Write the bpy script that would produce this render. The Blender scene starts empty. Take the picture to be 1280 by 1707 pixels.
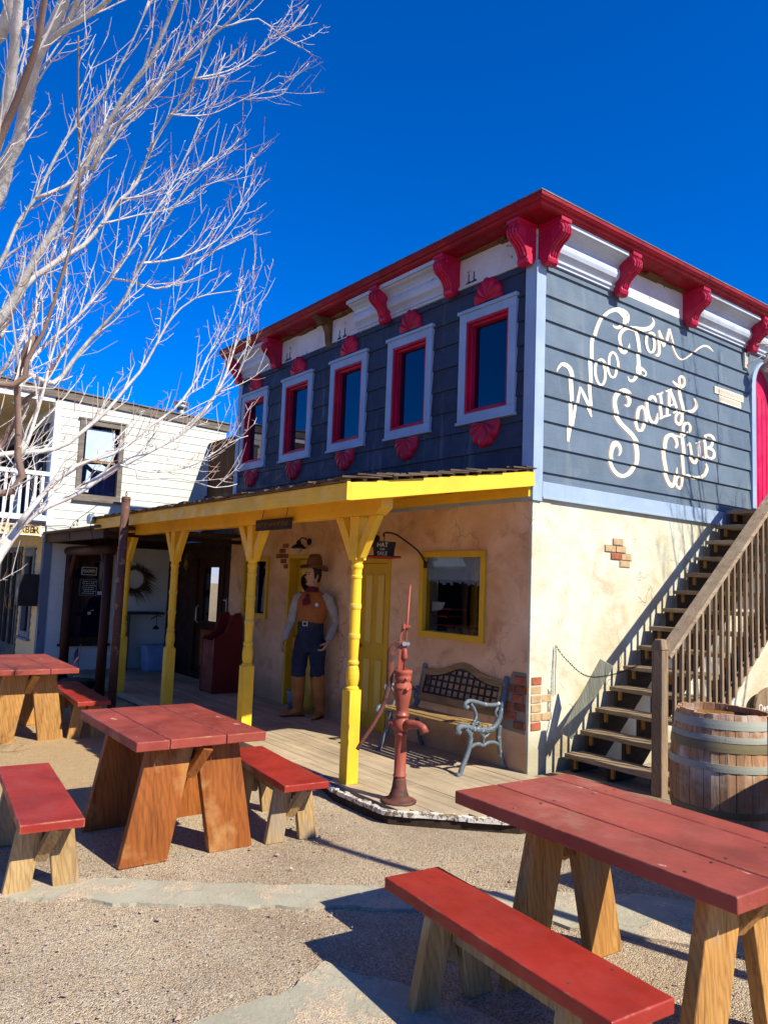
import bpy, bmesh, math, random
from mathutils import Vector, Matrix, noise
R = math.radians
random.seed(7)
SC = bpy.context.scene
COL = SC.collection

# ---------------------------------------------------------------- camera
cam_d = bpy.data.cameras.new('camera')
cam = bpy.data.objects.new('camera', cam_d); COL.objects.link(cam)
YAW, PITCH, ROLL, FPX = 0.9196591, 0.0969412, 0.0385824, 1266.02
cy, sy, cp, sp = math.cos(YAW), math.sin(YAW), math.cos(PITCH), math.sin(PITCH)
fwd = Vector((-sy*cp, cy*cp, sp)); rt = Vector((cy, sy, 0)); up = rt.cross(fwd)
r2 = math.cos(ROLL)*rt + math.sin(ROLL)*up; u2 = -math.sin(ROLL)*rt + math.cos(ROLL)*up
cam.matrix_world = Matrix(((r2.x, u2.x, -fwd.x, 4.7851), (r2.y, u2.y, -fwd.y, -5.3904),
                           (r2.z, u2.z, -fwd.z, 1.65), (0, 0, 0, 1)))
cam_d.sensor_fit = 'VERTICAL'; cam_d.sensor_height = 36.0
cam_d.lens = FPX/1707.0*36.0
cam_d.clip_end = 2000; cam_d.clip_start = .05
SC.camera = cam

# ---------------------------------------------------------------- light
SUN_EL, SUN_AZ = R(41.5), R(15.0)          # azimuth measured from +x towards +y
sdir = Vector((math.cos(SUN_AZ)*math.cos(SUN_EL), math.sin(SUN_AZ)*math.cos(SUN_EL), math.sin(SUN_EL)))
sun_d = bpy.data.lights.new('sun', 'SUN'); sun_d.energy = 5.0; sun_d.angle = R(0.5); sun_d.color = (1, .95, .82)
sun = bpy.data.objects.new('sun', sun_d); COL.objects.link(sun)
sun.rotation_euler = sdir.to_track_quat('Z', 'Y').to_euler(); sun.location = (20, 5, 20)
w = bpy.data.worlds.new('World'); SC.world = w; w.use_nodes = True
nt = w.node_tree; bg = nt.nodes['Background']
sky = nt.nodes.new('ShaderNodeTexSky'); sky.sky_type = 'NISHITA'; sky.sun_disc = False
sky.sun_elevation = SUN_EL; sky.sun_rotation = math.pi/2 - SUN_AZ
sky.altitude = 1800; sky.air_density = 1.0; sky.dust_density = .3; sky.ozone_density = 4.0
hs = nt.nodes.new('ShaderNodeHueSaturation'); hs.inputs['Saturation'].default_value = 1.6; hs.inputs['Value'].default_value = 1.0
nt.links.new(sky.outputs[0], hs.inputs['Color'])
tint = nt.nodes.new('ShaderNodeMix'); tint.data_type = 'RGBA'; tint.blend_type = 'MULTIPLY'; tint.inputs[0].default_value = 1; tint.inputs[7].default_value = (1.0, .87, 1.3, 1)
nt.links.new(hs.outputs[0], tint.inputs[6]); nt.links.new(tint.outputs[2], bg.inputs[0])
bg.inputs[1].default_value = .104
SC.view_settings.view_transform = 'Standard'; SC.view_settings.look = 'None'
SC.view_settings.exposure = 0.68; SC.view_settings.gamma = 1.0
SC.render.engine = 'CYCLES'

# ---------------------------------------------------------------- materials
def L(h):
    h = h.lstrip('#'); o = []
    for i in (0, 2, 4):
        c = int(h[i:i+2], 16)/255; o.append(c/12.92 if c <= .04045 else ((c+.055)/1.055)**2.4)
    return tuple(o)+(1,)
class NT:
    def __init__(s, name):
        s.m = bpy.data.materials.new(name); s.m.use_nodes = True; s.t = s.m.node_tree
        s.b = s.t.nodes['Principled BSDF']
    def n(s, t, **k):
        x = s.t.nodes.new(t)
        for a, v in k.items(): setattr(x, a, v)
        return x
    def l(s, a, b): s.t.links.new(a, b)
    def vec(s, sc=(1, 1, 1), rnd=True):
        tc = s.n('ShaderNodeTexCoord'); src = tc.outputs['Object']
        if rnd:
            oi = s.n('ShaderNodeObjectInfo'); mu = s.n('ShaderNodeMath', operation='MULTIPLY'); mu.inputs[1].default_value = 31.7
            s.l(oi.outputs['Random'], mu.inputs[0])
            ad = s.n('ShaderNodeVectorMath', operation='ADD'); s.l(src, ad.inputs[0]); s.l(mu.outputs[0], ad.inputs[1]); src = ad.outputs[0]
        mp = s.n('ShaderNodeMapping'); mp.inputs['Scale'].default_value = sc; s.l(src, mp.inputs['Vector']); return mp.outputs[0]
    def noise(s, v, scale, detail=4, rough=.55, dist=0):
        x = s.n('ShaderNodeTexNoise'); s.l(v, x.inputs['Vector']); x.inputs['Scale'].default_value = scale
        x.inputs['Detail'].default_value = detail; x.inputs['Roughness'].default_value = rough; x.inputs['Distortion'].default_value = dist
        return x.outputs['Fac']
    def ramp(s, f, a, b, ca=(0, 0, 0, 1), cb=(1, 1, 1, 1)):
        x = s.n('ShaderNodeValToRGB'); s.l(f, x.inputs[0]); e = x.color_ramp.elements
        e[0].position = a; e[1].position = b; e[0].color = ca; e[1].color = cb; return x.outputs[0]
    def mix(s, f, a, b, mode='MIX'):
        x = s.n('ShaderNodeMix', data_type='RGBA', blend_type=mode)
        for i, v in ((0, f), (6, a), (7, b)):
            if isinstance(v, (int, float, tuple)): x.inputs[i].default_value = v
            else: s.l(v, x.inputs[i])
        return x.outputs[2]
    def math(s, op, a, b=None):
        x = s.n('ShaderNodeMath', operation=op)
        for i, v in ((0, a), (1, b)):
            if v is None: continue
            if isinstance(v, (int, float)): x.inputs[i].default_value = v
            else: s.l(v, x.inputs[i])
        return x.outputs[0]
    def bump(s, h, st=.3, dist=.01, prev=None):
        x = s.n('ShaderNodeBump'); x.inputs['Strength'].default_value = st; x.inputs['Distance'].default_value = dist
        s.l(h, x.inputs['Height'])
        if prev: s.l(prev, x.inputs['Normal'])
        return x.outputs[0]
    def out(s, col, rough=.7, nrm=None, spec=.4, metal=0):
        b = s.b
        if isinstance(col, tuple): b.inputs['Base Color'].default_value = col
        else: s.l(col, b.inputs['Base Color'])
        if isinstance(rough, (int, float)): b.inputs['Roughness'].default_value = rough
        else: s.l(rough, b.inputs['Roughness'])
        b.inputs['Specular IOR Level'].default_value = spec; b.inputs['Metallic'].default_value = metal
        if nrm: s.l(nrm, b.inputs['Normal'])
        return s.m
def c4(c): return tuple(c)+(1,) if len(c) == 3 else c
def paint(name, c, var=.25, rough=.5, chip=None, chipamt=.62, chipscale=9, grain=None, bump=.25, dirt=None, dirtamt=.5, spec=.4, scale=3, metal=0, boards=0, edge=None):
    """weathered paint: tone variation, wood grain showing, chips to a second colour, dirt clouds"""
    s = NT(name); c = c4(c); v = s.vec()
    f = s.noise(v, scale, 5)
    dark = tuple(x*(1-var) for x in c[:3])+(1,); lite = tuple(min(1, x*(1+var*.6)) for x in c[:3])+(1,)
    col = s.mix(s.ramp(f, .3, .7), dark, lite)
    g = {'X': (.05, 1, 1), 'Y': (1, .05, 1), 'Z': (1, 1, .05)}.get(grain, (1, 1, 1))
    gv = s.vec(g); fine = s.noise(gv, 55 if grain else 90, 4, .65)
    if grain: col = s.mix(s.ramp(fine, .55, .75, (0, 0, 0, 1), (.45, .45, .45, 1)), col, tuple(x*.62 for x in c[:3])+(1,))
    if dirt: col = s.mix(s.ramp(s.noise(v, 1.7, 6, .65), dirtamt, dirtamt+.22, (0, 0, 0, 1), (.6, .6, .6, 1)), col, c4(dirt))
    if boards:
        sx = s.n('ShaderNodeSeparateXYZ'); s.l(s.vec(rnd=False), sx.inputs[0]); fl = s.math('FLOOR', s.math('DIVIDE', s.math('SUBTRACT', sx.outputs['Z'], 2.5365), boards))
        wn = s.n('ShaderNodeTexWhiteNoise', noise_dimensions='1D'); s.l(fl, wn.inputs['W'])
        col = s.mix(s.ramp(wn.outputs['Value'], 0, 1, (0, 0, 0, 1), (.3, .3, .3, 1)), col, tuple(min(1, x*1.7) for x in c[:3])+(1,))
        st = s.noise(s.vec((3, 3, .25), False), 2.2, 6, .7); col = s.mix(s.ramp(st, .56, .72, (0, 0, 0, 1), (.3, .3, .3, 1)), col, L('#8f9290'))
    if edge:
        bv = s.n('ShaderNodeBevel'); bv.samples = 4; bv.inputs['Radius'].default_value = .012; ge = s.n('ShaderNodeNewGeometry')
        dp = s.n('ShaderNodeVectorMath', operation='DOT_PRODUCT'); s.l(bv.outputs[0], dp.inputs[0]); s.l(ge.outputs['Normal'], dp.inputs[1])
        em = s.math('MULTIPLY', s.ramp(dp.outputs['Value'], .9, .985, (1, 1, 1, 1), (0, 0, 0, 1)), s.ramp(s.noise(v, 7, 6, .7), .5, .62))
        col = s.mix(em, col, c4(edge))
    if chip:
        cf = s.noise(s.vec(tuple(.35 if x < 1 else 1 for x in g)), chipscale, 6, .7)
        col = s.mix(s.ramp(cf, chipamt, chipamt+.015), col, c4(chip))
    n = s.bump(fine, bump, .004); n = s.bump(f, .12, .02, n)
    rv = s.n('ShaderNodeMapRange'); s.l(s.noise(v, 5.5, 6, .7), rv.inputs[0]); rv.inputs[1].default_value = .35; rv.inputs[2].default_value = .65
    rv.inputs[3].default_value = max(.05, rough-.12); rv.inputs[4].default_value = min(1, rough+.28)
    return s.out(col, rv.outputs[0], n, spec, metal)
def wood(name, c1, c2, c3=None, axis='Z', rough=.75, bump=.5, scale=10, dirt=None, dirtamt=.55, streak=.55):
    s = NT(name); a = {'X': (.06, 1, 1), 'Y': (1, .06, 1), 'Z': (1, 1, .06)}[axis]
    v = s.vec(a); f = s.noise(v, scale, 6, .6, 1.2); col = s.mix(s.ramp(f, .3, .68), c4(c1), c4(c2))
    f2 = s.noise(v, scale*5, 4, .7); c3 = c3 or tuple(x*.35 for x in c1[:3])
    col = s.mix(s.ramp(f2, streak, streak+.16, (0, 0, 0, 1), (.75, .75, .75, 1)), col, c4(c3))
    wv = s.n('ShaderNodeTexWave', wave_type='BANDS', bands_direction={'X': 'Y', 'Y': 'X', 'Z': 'DIAGONAL'}[axis]); s.l(s.vec(tuple(.22 if x < 1 else 1 for x in a)), wv.inputs['Vector'])
    wv.inputs['Scale'].default_value = scale*2.3; wv.inputs['Distortion'].default_value = 9; wv.inputs['Detail'].default_value = 3; wv.inputs['Detail Scale'].default_value = .8
    col = s.mix(s.ramp(wv.outputs['Fac'], .05, .6, (.32, .32, .32, 1), (0, 0, 0, 1)), col, tuple(x*.5 for x in c2[:3])+(1,))
    big = s.noise(s.vec(), 1.6, 4); col = s.mix(s.ramp(big, .3, .7), s.mix(.35, col, (0, 0, 0, 1)), col)
    if dirt: col = s.mix(s.ramp(s.noise(s.vec(), 3, 5, .6), dirtamt, dirtamt+.2, (0, 0, 0, 1), (.8, .8, .8, 1)), col, c4(dirt))
    n = s.bump(f2, bump, .005); n = s.bump(f, bump*.6, .01, n)
    return s.out(col, rough, n, .25)
def plain(name, c, rough=.6, metal=0, spec=.4, var=.15, bump=.1):
    return paint(name, c, var, rough, bump=bump, spec=spec, metal=metal, scale=6)
def stucco(name, base, stain, stain2, crackcol, amt=.5, cs=1.1):
    s = NT(name); v = s.vec(rnd=False)
    f1 = s.noise(v, 1.1, 7, .62, .6); f2 = s.noise(v, 3.3, 6, .6, .4); f3 = s.noise(v, 38, 5, .6)
    col = s.mix(s.ramp(f1, amt-.14, amt+.18), c4(base), c4(stain))
    col = s.mix(s.ramp(f2, .54, .76, (0, 0, 0, 1), (.7, .7, .7, 1)), col, c4(stain2))
    col = s.mix(s.ramp(f3, .3, .8, (0, 0, 0, 1), (.3, .3, .3, 1)), col, tuple(x*.7 for x in base[:3])+(1,))
    dn = s.n('ShaderNodeTexNoise'); s.l(v, dn.inputs['Vector']); dn.inputs['Scale'].default_value = 2.6; dn.inputs['Detail'].default_value = 6
    ad = s.n('ShaderNodeVectorMath', operation='MULTIPLY_ADD'); s.l(dn.outputs['Color'], ad.inputs[0]); ad.inputs[1].default_value = (.75, .75, .75); s.l(v, ad.inputs[2])
    vo = s.n('ShaderNodeTexVoronoi', feature='DISTANCE_TO_EDGE'); s.l(ad.outputs[0], vo.inputs['Vector']); vo.inputs['Scale'].default_value = cs
    crack = s.ramp(vo.outputs['Distance'], .0, .008, (1, 1, 1, 1), (0, 0, 0, 1))
    mask = s.ramp(s.noise(v, .9, 3), .48, .6); cm = s.math('MULTIPLY', crack, mask)
    col = s.mix(s.math('MULTIPLY', cm, .55), col, c4(crackcol))
    vo3 = s.n('ShaderNodeTexVoronoi', feature='DISTANCE_TO_EDGE'); s.l(ad.outputs[0], vo3.inputs['Vector']); vo3.inputs['Scale'].default_value = cs*4.2
    c3 = s.math('MULTIPLY', s.ramp(vo3.outputs['Distance'], .0, .012, (1, 1, 1, 1), (0, 0, 0, 1)), s.ramp(s.noise(v, 1.7, 4), .53, .62)); col = s.mix(s.math('MULTIPLY', c3, .3), col, c4(crackcol))
    # dark scuffs and pits
    pit = s.ramp(s.noise(v, 14, 8, .75, .8), .66, .72, (0, 0, 0, 1), (.6, .6, .6, 1)); col = s.mix(pit, col, c4(crackcol))
    # darker band near the base
    sep = s.n('ShaderNodeSeparateXYZ'); s.l(v, sep.inputs[0])
    hgt = s.math('ADD', sep.outputs['Z'], s.math('MULTIPLY', f2, -.35)); band = s.ramp(hgt, -.1, .22, (.55, .55, .55, 1), (0, 0, 0, 1))
    col = s.mix(band, col, tuple(x*.55 for x in stain[:3])+(1,))
    h = s.math('ADD', s.math('MULTIPLY', f3, .5), s.math('MULTIPLY', cm, -1.2))
    n = s.bump(h, .55, .012); n = s.bump(f2, .5, .05, n)
    return s.out(col, .9, n, .15)
MT = {}
MT['stucco_front_bounce'] = stucco('stucco_front_bounce', L('#e6c4a0'), L('#c4976a'), L('#7e5028'), L('#4a2f1c'), .46)  # peach base stands in for warm bounce light; stains and cracks are the wall's own
MT['stucco_side'] = stucco('stucco_side', L('#cbc9b2'), L('#b29f72'), L('#ab8550'), L('#7d6744'), .57, .9)
MT['navy'] = paint('navy_boards_shaded', L('#2f3644'), .16, .62, boards=.2485, grain='X', bump=.5, dirt=L('#3c4350'), dirtamt=.55, spec=.25)  # same paint as the side boards, darkened for the shaded front
MT['navy_side_sunlit'] = paint('navy_boards_sunlit', L('#54626f'), .16, .62, boards=.2485, grain='Y', bump=.7, dirt=L('#6b767c'), dirtamt=.5, spec=.25)  # same paint as the front boards, lightened for the sunlit side
MT['ltblue'] = paint('light_blue_trim', L('#93a5b8'), .12, .5, chip=L('#7a6f62'), chipamt=.7, chipscale=14, grain='Z', bump=.3)
MT['crimson'] = paint('crimson_paint', L('#b40a32'), .3, .42, chip=L('#c9a9a0'), chipamt=.7, chipscale=16, bump=.35, spec=.3)
MT['crown_red'] = paint('dark_red_crown', L('#86081a'), .3, .5, chip=L('#3a1214'), chipamt=.68, grain='X', spec=.25)
MT['bracket_red'] = paint('bracket_red', L('#b40a3a'), .35, .4, chip=L('#d8c0b4'), chipamt=.67, chipscale=20, bump=.6, spec=.35)
MT['pink'] = paint('pink_door_paint', L('#c4124c'), .2, .5, chip=L('#6a5448'), chipamt=.68, chipscale=10, grain='Z')
MT['white'] = paint('white_cove', L('#b2bac6'), .08, .5, chip=L('#7d6f60'), chipamt=.66, dirt=L('#8f8c84'), dirtamt=.5)
MT['whitewash'] = paint('whitewashed_board', L('#cbc5c2'), .15, .8, chip=L('#55483f'), chipamt=.64, chipscale=8, dirt=L('#a08f80'), dirtamt=.5, bump=.6)
MT['rawwood'] = wood('raw_splintered_wood', L('#8a6238'), L('#5e4025'), axis='X')
MT['yellow'] = paint('yellow_paint', L('#eebb28'), .14, .5, dirt=L('#b98f2e'), dirtamt=.56, chip=L('#8f7038'), chipamt=.69, chipscale=9, grain='Z', bump=.2, spec=.4)
MT['yellow_x'] = paint('yellow_beam_paint', L('#ecb92c'), .14, .5, dirt=L('#b98f2e'), dirtamt=.57, chip=L('#7c5a20'), chipamt=.69, chipscale=8, grain='X', bump=.25)
MT['yellow_door'] = paint('old_yellow_door', L('#caa01c'), .1, .5, grain='Z', bump=.2, dirt=L('#a8842a'), dirtamt=.55)
MT['yellow_panel'] = paint('pale_yellow_panel', L('#d5b650'), .08, .5, grain='Z', bump=.2)
MT['redtop'] = paint(edge=L('#b98a66'), name='red_table_paint', c=L('#8f3f31'), var=.34, rough=.45, chip=L('#c09184'), chipamt=.66, chipscale=9, grain='X', bump=.55, dirt=L('#a05048'), dirtamt=.5, spec=.3)
MT['redtop2'] = paint(edge=L('#b98a66'), name='red_bench_paint', c=L('#932b20'), var=.28, rough=.42, chip=L('#c9958c'), chipamt=.71, chipscale=10, grain='X', bump=.5, spec=.32)
MT['leg_gold'] = wood('golden_leg_wood', L('#cf9c58'), L('#b07a3c'), L('#5d3a1c'), 'Z', .6, .6, 9, dirt=L('#8d8068'), dirtamt=.58)
MT['leg_orange'] = wood('orange_leg_wood', L('#b0672c'), L('#8f4f22'), L('#54290f'), 'Z', .55, .5, 7, dirt=L('#b98e58'), dirtamt=.55)
MT['leg_pale'] = wood('pale_leg_wood', L('#c9a974'), L('#a58250'), L('#54402a'), 'Z', .7, .7, 10, dirt=L('#8b8578'), dirtamt=.5)
MT['grey_z'] = wood('grey_wood_upright', L('#a58d6e'), L('#7c644a'), L('#382c22'), 'Z', .85, .8, 11, dirt=L('#8a6a44'), dirtamt=.6)
MT['grey_x'] = wood('grey_wood_across', L('#b09a7c'), L('#8a7458'), L('#3c3024'), 'X', .85, .9, 11)
MT['grey_y'] = wood('grey_wood_along', L('#b59f82'), L('#978065'), L('#54463a'), 'Y', .85, .8, 10)
MT['dark_y'] = wood('dark_stringer_wood', L('#4a3a2c'), L('#2e2319'), None, 'Y', .9, .7, 10)
MT['cleat'] = wood('pine_cleat_wood', L('#b98637'), L('#95662a'), None, 'Z', .7, .4, 10)
MT['green_board'] = wood('mossy_board_wood', L('#b3b295'), L('#93927a'), L('#3e3a2c'), 'Z', .85, .7, 8)
MT['shake'] = wood('cedar_shake_wood', L('#76614f'), L('#4e3f34'), L('#241b15'), 'Y', .9, 1.0, 12)
MT['porchfloor'] = wood('porch_plank_wood', L('#ccb896'), L('#ad987a'), L('#6b563f'), 'X', .85, .7, 8, dirt=L('#9b7f58'), dirtamt=.62, streak=.6)
MT['edgewhite'] = paint('chipped_white_edge', L('#cfc8bb'), .2, .85, chip=L('#7a684f'), chipamt=.52, chipscale=16, bump=.9)
MT['brownwood'] = wood('dark_brown_wood', L('#4a2c1c'), L('#2f1a10'), None, 'Z', .7, .6, 9)
MT['fencewood'] = wood('brown_fence_wood', L('#6b4023'), L('#452714'), L('#c09050'), 'Z', .8, .6, 9, streak=.72)
MT['logwood'] = wood('red_brown_log', L('#4f271c'), L('#331811'), None, 'Z', .6, .6, 8)
MT['darkwall'] = paint('dark_maroon_wall', L('#2c1712'), .3, .6, grain='Z')
MT['siding_cream'] = paint('cream_siding', L('#c6c8bc'), .07, .6, chip=L('#c9b68a'), chipamt=.7, chipscale=5, grain='Y', bump=.25)
MT['siding_bounce'] = paint('cream_siding_bounce_tint', L('#d9c78f'), .06, .6, grain='X', bump=.25)  # cream siding with the warm bounce light under the balcony put into its colour
MT['trimwhite'] = paint('white_trim', L('#dfe2e4'), .06, .5, chip=L('#8b8379'), chipamt=.72)
MT['fascia_grey'] = wood('grey_roof_fascia', L('#8d8376'), L('#6c6156'), L('#3c342d'), 'Y', .9, .6, 8)
MT['greytrim'] = paint('blue_grey_trim', L('#63707c'), .15, .6, chip=L('#3d3a38'), chipamt=.66, grain='Z')
MT['darktrim'] = paint('dark_grey_trim', L('#4a4a44'), .15, .6, grain='Z')
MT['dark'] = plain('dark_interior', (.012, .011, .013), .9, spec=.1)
MT['ironblue'] = paint('worn_blue_iron', L('#566065'), .25, .5, chip=L('#a3acaf'), chipamt=.6, chipscale=26, bump=.8, spec=.5)
MT['ironblack'] = plain('black_iron', (.018, .016, .015), .5, metal=.3)
MT['rust'] = paint('rusty_pipe', L('#5a3a2c'), .35, .6, chip=L('#8a6450'), chipamt=.58, chipscale=8, bump=.6)
MT['pump'] = paint('faded_red_pump', L('#9c4a34'), .28, .5, chip=L('#5b2a20'), chipamt=.66, chipscale=10, bump=.35, dirt=L('#7d4a3c'), dirtamt=.5)
MT['pump_rust'] = paint('rusty_pump_base', L('#6b3c2e'), .35, .7, chip=L('#3f2c26'), chipamt=.55, bump=.6)
MT['barrel'] = wood('barrel_stave_wood', L('#a0704a'), L('#c49c76'), L('#5a3420'), 'Z', .8, .9, 7, dirt=L('#cbbfb2'), dirtamt=.5)
MT['barrel_in'] = wood('barrel_inner_wood', L('#a8742f'), L('#7d5220'), None, 'Z', .8, .6, 9)
MT['hoop_blue'] = paint('galvanised_hoop', L('#979788'), .14, .6, chip=L('#6a6f6c'), chipamt=.64, bump=.3, spec=.3)
MT['hoop_olive'] = paint('olive_hoop', L('#75694a'), .2, .55, bump=.2)
MT['slat'] = wood('bench_slat_wood', L('#b59663'), L('#8a6c3e'), L('#5e4526'), 'X', .7, .6, 9)
MT['brick'] = paint('brick_red', L('#a0583a'), .35, .85, chip=L('#6b4232'), chipamt=.6, bump=.9, scale=14)
MT['brick_pale'] = paint('brick_pale', L('#b8996e'), .25, .85, chip=L('#a07a54'), chipamt=.6, bump=.9, scale=14)
MT['brick_dark'] = paint('brick_brown', L('#7a4a30'), .35, .9, bump=.9, scale=14)
MT['mortar'] = paint('mortar', L('#7f7468'), .2, .95, bump=.9)
MT['cream_letter'] = paint('cream_lettering', L('#e0d3b6'), .08, .65, bump=.3, chip=L('#b9a88b'), chipamt=.7, chipscale=30)
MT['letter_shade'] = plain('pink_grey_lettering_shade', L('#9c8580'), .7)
MT['chalk'] = plain('off_white_lettering', L('#cfcfc4'), .7)
MT['ink'] = plain('black_lettering', L('#33302c'), .6)
MT['signyellow'] = paint('sign_yellow', L('#e0b568'), .08, .6)
MT['signdark'] = wood('weathered_sign_wood', L('#4a3c3c'), L('#2e2426'), L('#7d6858'), 'X', .8, .7, 12, streak=.66)
MT['signblack'] = plain('black_board', (.012, .012, .013), .5)
MT['metalroof'] = paint('corrugated_metal', L('#8ea2b2'), .1, .4, metal=.5, chip=L('#6a4a38'), chipamt=.72)
MT['zinc'] = plain('zinc_pipe', L('#9aa6ad'), .35, metal=.7)
MT['bucket'] = plain('blue_plastic', L('#7f9fc0'), .4)
MT['porcelain'] = plain('pale_lamp_glass', L('#b9b0a0'), .25)
MT['dryplant'] = plain('dry_twigs', L('#4d3b2a'), .9)
MT['redpew'] = paint('maroon_pew_paint', L('#6b1512'), .2, .4, grain='Z')
MT['skin'] = plain('painted_skin', L('#b38a6c'), .55, var=.1)
MT['skin_dark'] = plain('worn_painted_hand', L('#6e4f3f'), .6)
MT['hair'] = plain('painted_brown_hair', L('#2c1b12'), .6)
MT['felt'] = plain('brown_felt', L('#6e4826'), .85, var=.3)
MT['feltdark'] = plain('dark_felt', L('#2e221b'), .9)
MT['vest'] = plain('tan_leather_vest', L('#96541c'), .6, var=.2)
MT['shirt'] = plain('grey_shirt', L('#97918a'), .85, var=.25, bump=.5)
MT['kerchief'] = plain('maroon_kerchief', L('#5a1219'), .8)
MT['denim'] = plain('navy_trousers', L('#1d2438'), .8, var=.2, bump=.3)
MT['boot'] = plain('tan_boot_leather', L('#a8662a'), .5, var=.25)
MT['silver'] = plain('silver_metal', L('#b9b9b4'), .3, metal=.8)
MT['brass'] = plain('brass_metal', L('#8a6a38'), .4, metal=.6)
MT['flagred'] = plain('flag_red', L('#8f2430'), .8)
MT['flagwhite'] = plain('flag_white', L('#cfcbc6'), .8)
MT['flagblue'] = plain('flag_blue', L('#232b4c'), .8)
MT['paper'] = plain('white_paper', L('#c9c9c9'), .8)
MT['redbox'] = plain('red_enamel', L('#a3231c'), .4)
MT['curtain'] = plain('pale_cloth', L('#b3c6d6'), .9)
def bark():
    s = NT('pale_bark'); v = s.vec((1, 1, 1), False)
    f = s.noise(v, 9, 6, .65); f2 = s.noise(v, 30, 5, .7)
    col = s.mix(s.ramp(f, .35, .65), L('#d8d4cc'), L('#b4ada3'))
    col = s.mix(s.ramp(f2, .6, .7, (0, 0, 0, 1), (.8, .8, .8, 1)), col, L('#5c5148'))
    return s.out(col, .85, s.bump(f2, .6, .01), .2)
MT['bark'] = bark()
MT['bark_brown'] = paint('brown_limb_bark', L('#8d7262'), .25, .85, chip=L('#c2b6aa'), chipamt=.66, chipscale=8, bump=.6)
MT['twig'] = plain('grey_twig_bark', L('#cfc7bc'), .8, var=.2)
MT['twigred'] = plain('reddish_twig_tips', L('#a98a76'), .8, var=.2)
def glass(name, tint, ior, see):
    s = NT(name); t = s.t; t.nodes.remove(s.b); o = t.nodes['Material Output']
    fr = s.n('ShaderNodeFresnel'); fr.inputs[0].default_value = ior
    gl = s.n('ShaderNodeBsdfGlossy'); gl.inputs['Roughness'].default_value = .004; gl.inputs['Color'].default_value = (.95, .95, 1, 1)
    if see: dk = s.n('ShaderNodeBsdfTransparent'); dk.inputs[0].default_value = c4(tint)
    else: dk = s.n('ShaderNodeBsdfDiffuse'); dk.inputs[0].default_value = c4(tint)
    nz = s.noise(s.vec(rnd=False), 1.3, 2); bp = s.bump(nz, .06, .01); s.l(bp, gl.inputs['Normal'])
    ge = s.n('ShaderNodeNewGeometry'); fc = s.math('MULTIPLY', fr.outputs[0], s.math('SUBTRACT', 1.0, ge.outputs['Backfacing']))
    mx = s.n('ShaderNodeMixShader'); s.l(fc, mx.inputs[0]); s.l(dk.outputs[0], mx.inputs[1]); s.l(gl.outputs[0], mx.inputs[2])
    s.l(mx.outputs[0], o.inputs[0]); return s.m
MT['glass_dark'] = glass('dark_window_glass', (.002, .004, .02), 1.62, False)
MT['glass_clear'] = glass('clear_window_glass', (.75, .78, .82), 1.8, True)
def gravel():
    s = NT('gravel_ground'); v = s.vec(rnd=False)
    n1 = s.noise(v, .8, 5, .6); n2 = s.noise(v, 6, 5, .6)
    vo = s.n('ShaderNodeTexVoronoi'); s.l(v, vo.inputs['Vector']); vo.inputs['Scale'].default_value = 125
    vo2 = s.n('ShaderNodeTexVoronoi'); s.l(v, vo2.inputs['Vector']); vo2.inputs['Scale'].default_value = 240
    base = s.mix(s.ramp(n1, .35, .65), L('#d9c19c'), L('#b59c7e'))
    base = s.mix(s.ramp(n2, .4, .7, (0, 0, 0, 1), (.6, .6, .6, 1)), base, L('#d6c4a6'))
    sep = s.n('ShaderNodeSeparateColor'); s.l(vo.outputs['Color'], sep.inputs[0])
    col = s.mix(s.ramp(sep.outputs[0], .55, .8, (0, 0, 0, 1), (.6, .6, .6, 1)), base, L('#927c68'))
    col = s.mix(s.ramp(sep.outputs[1], .8, .92, (0, 0, 0, 1), (.6, .6, .6, 1)), col, L('#e0d3be'))
    sep2 = s.n('ShaderNodeSeparateColor'); s.l(vo2.outputs['Color'], sep2.inputs[0])
    col = s.mix(s.ramp(sep2.outputs[0], .75, .95, (0, 0, 0, 1), (.75, .75, .75, 1)), col, L('#665547'))
    big = s.noise(v, .35, 6, .65); col = s.mix(s.ramp(big, .5, .68, (0, 0, 0, 1), (.55, .55, .55, 1)), col, L('#8f7a64'))
    vo4 = s.n('ShaderNodeTexVoronoi'); s.l(v, vo4.inputs['Vector']); vo4.inputs['Scale'].default_value = 38; vo4.inputs['Randomness'].default_value = 1
    s4 = s.n('ShaderNodeSeparateColor'); s.l(vo4.outputs['Color'], s4.inputs[0])
    pale = s.math('MULTIPLY', s.ramp(s4.outputs[0], .86, .88), s.ramp(vo4.outputs['Distance'], .2, .34, (1, 1, 1, 1), (0, 0, 0, 1))); col = s.mix(s.math('MULTIPLY', pale, .8), col, L('#ddd3c2'))
    dk = s.math('MULTIPLY', s.ramp(s4.outputs[1], .88, .9), s.ramp(vo4.outputs['Distance'], .18, .3, (1, 1, 1, 1), (0, 0, 0, 1))); col = s.mix(s.math('MULTIPLY', dk, .7), col, L('#6b5a4c'))
    # loose sandy area away to the left of the courtyard
    sx = s.n('ShaderNodeSeparateXYZ'); s.l(v, sx.inputs[0])
    far = s.ramp(s.math('ADD', s.math('MULTIPLY', sx.outputs['X'], -.35), s.math('MULTIPLY', n2, .6)), .55, 1.1, (0, 0, 0, 1), (.8, .8, .8, 1))
    col = s.mix(far, col, L('#c9a878'))
    h = s.math('ADD', s.math('MULTIPLY', vo.outputs['Distance'], -1.2), s.math('MULTIPLY', vo2.outputs['Distance'], -.6))
    n = s.bump(h, .9, .012); n = s.bump(n2, .6, .04, n)
    return s.out(col, .95, n, .15)
MT['gravel'] = gravel()
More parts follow.
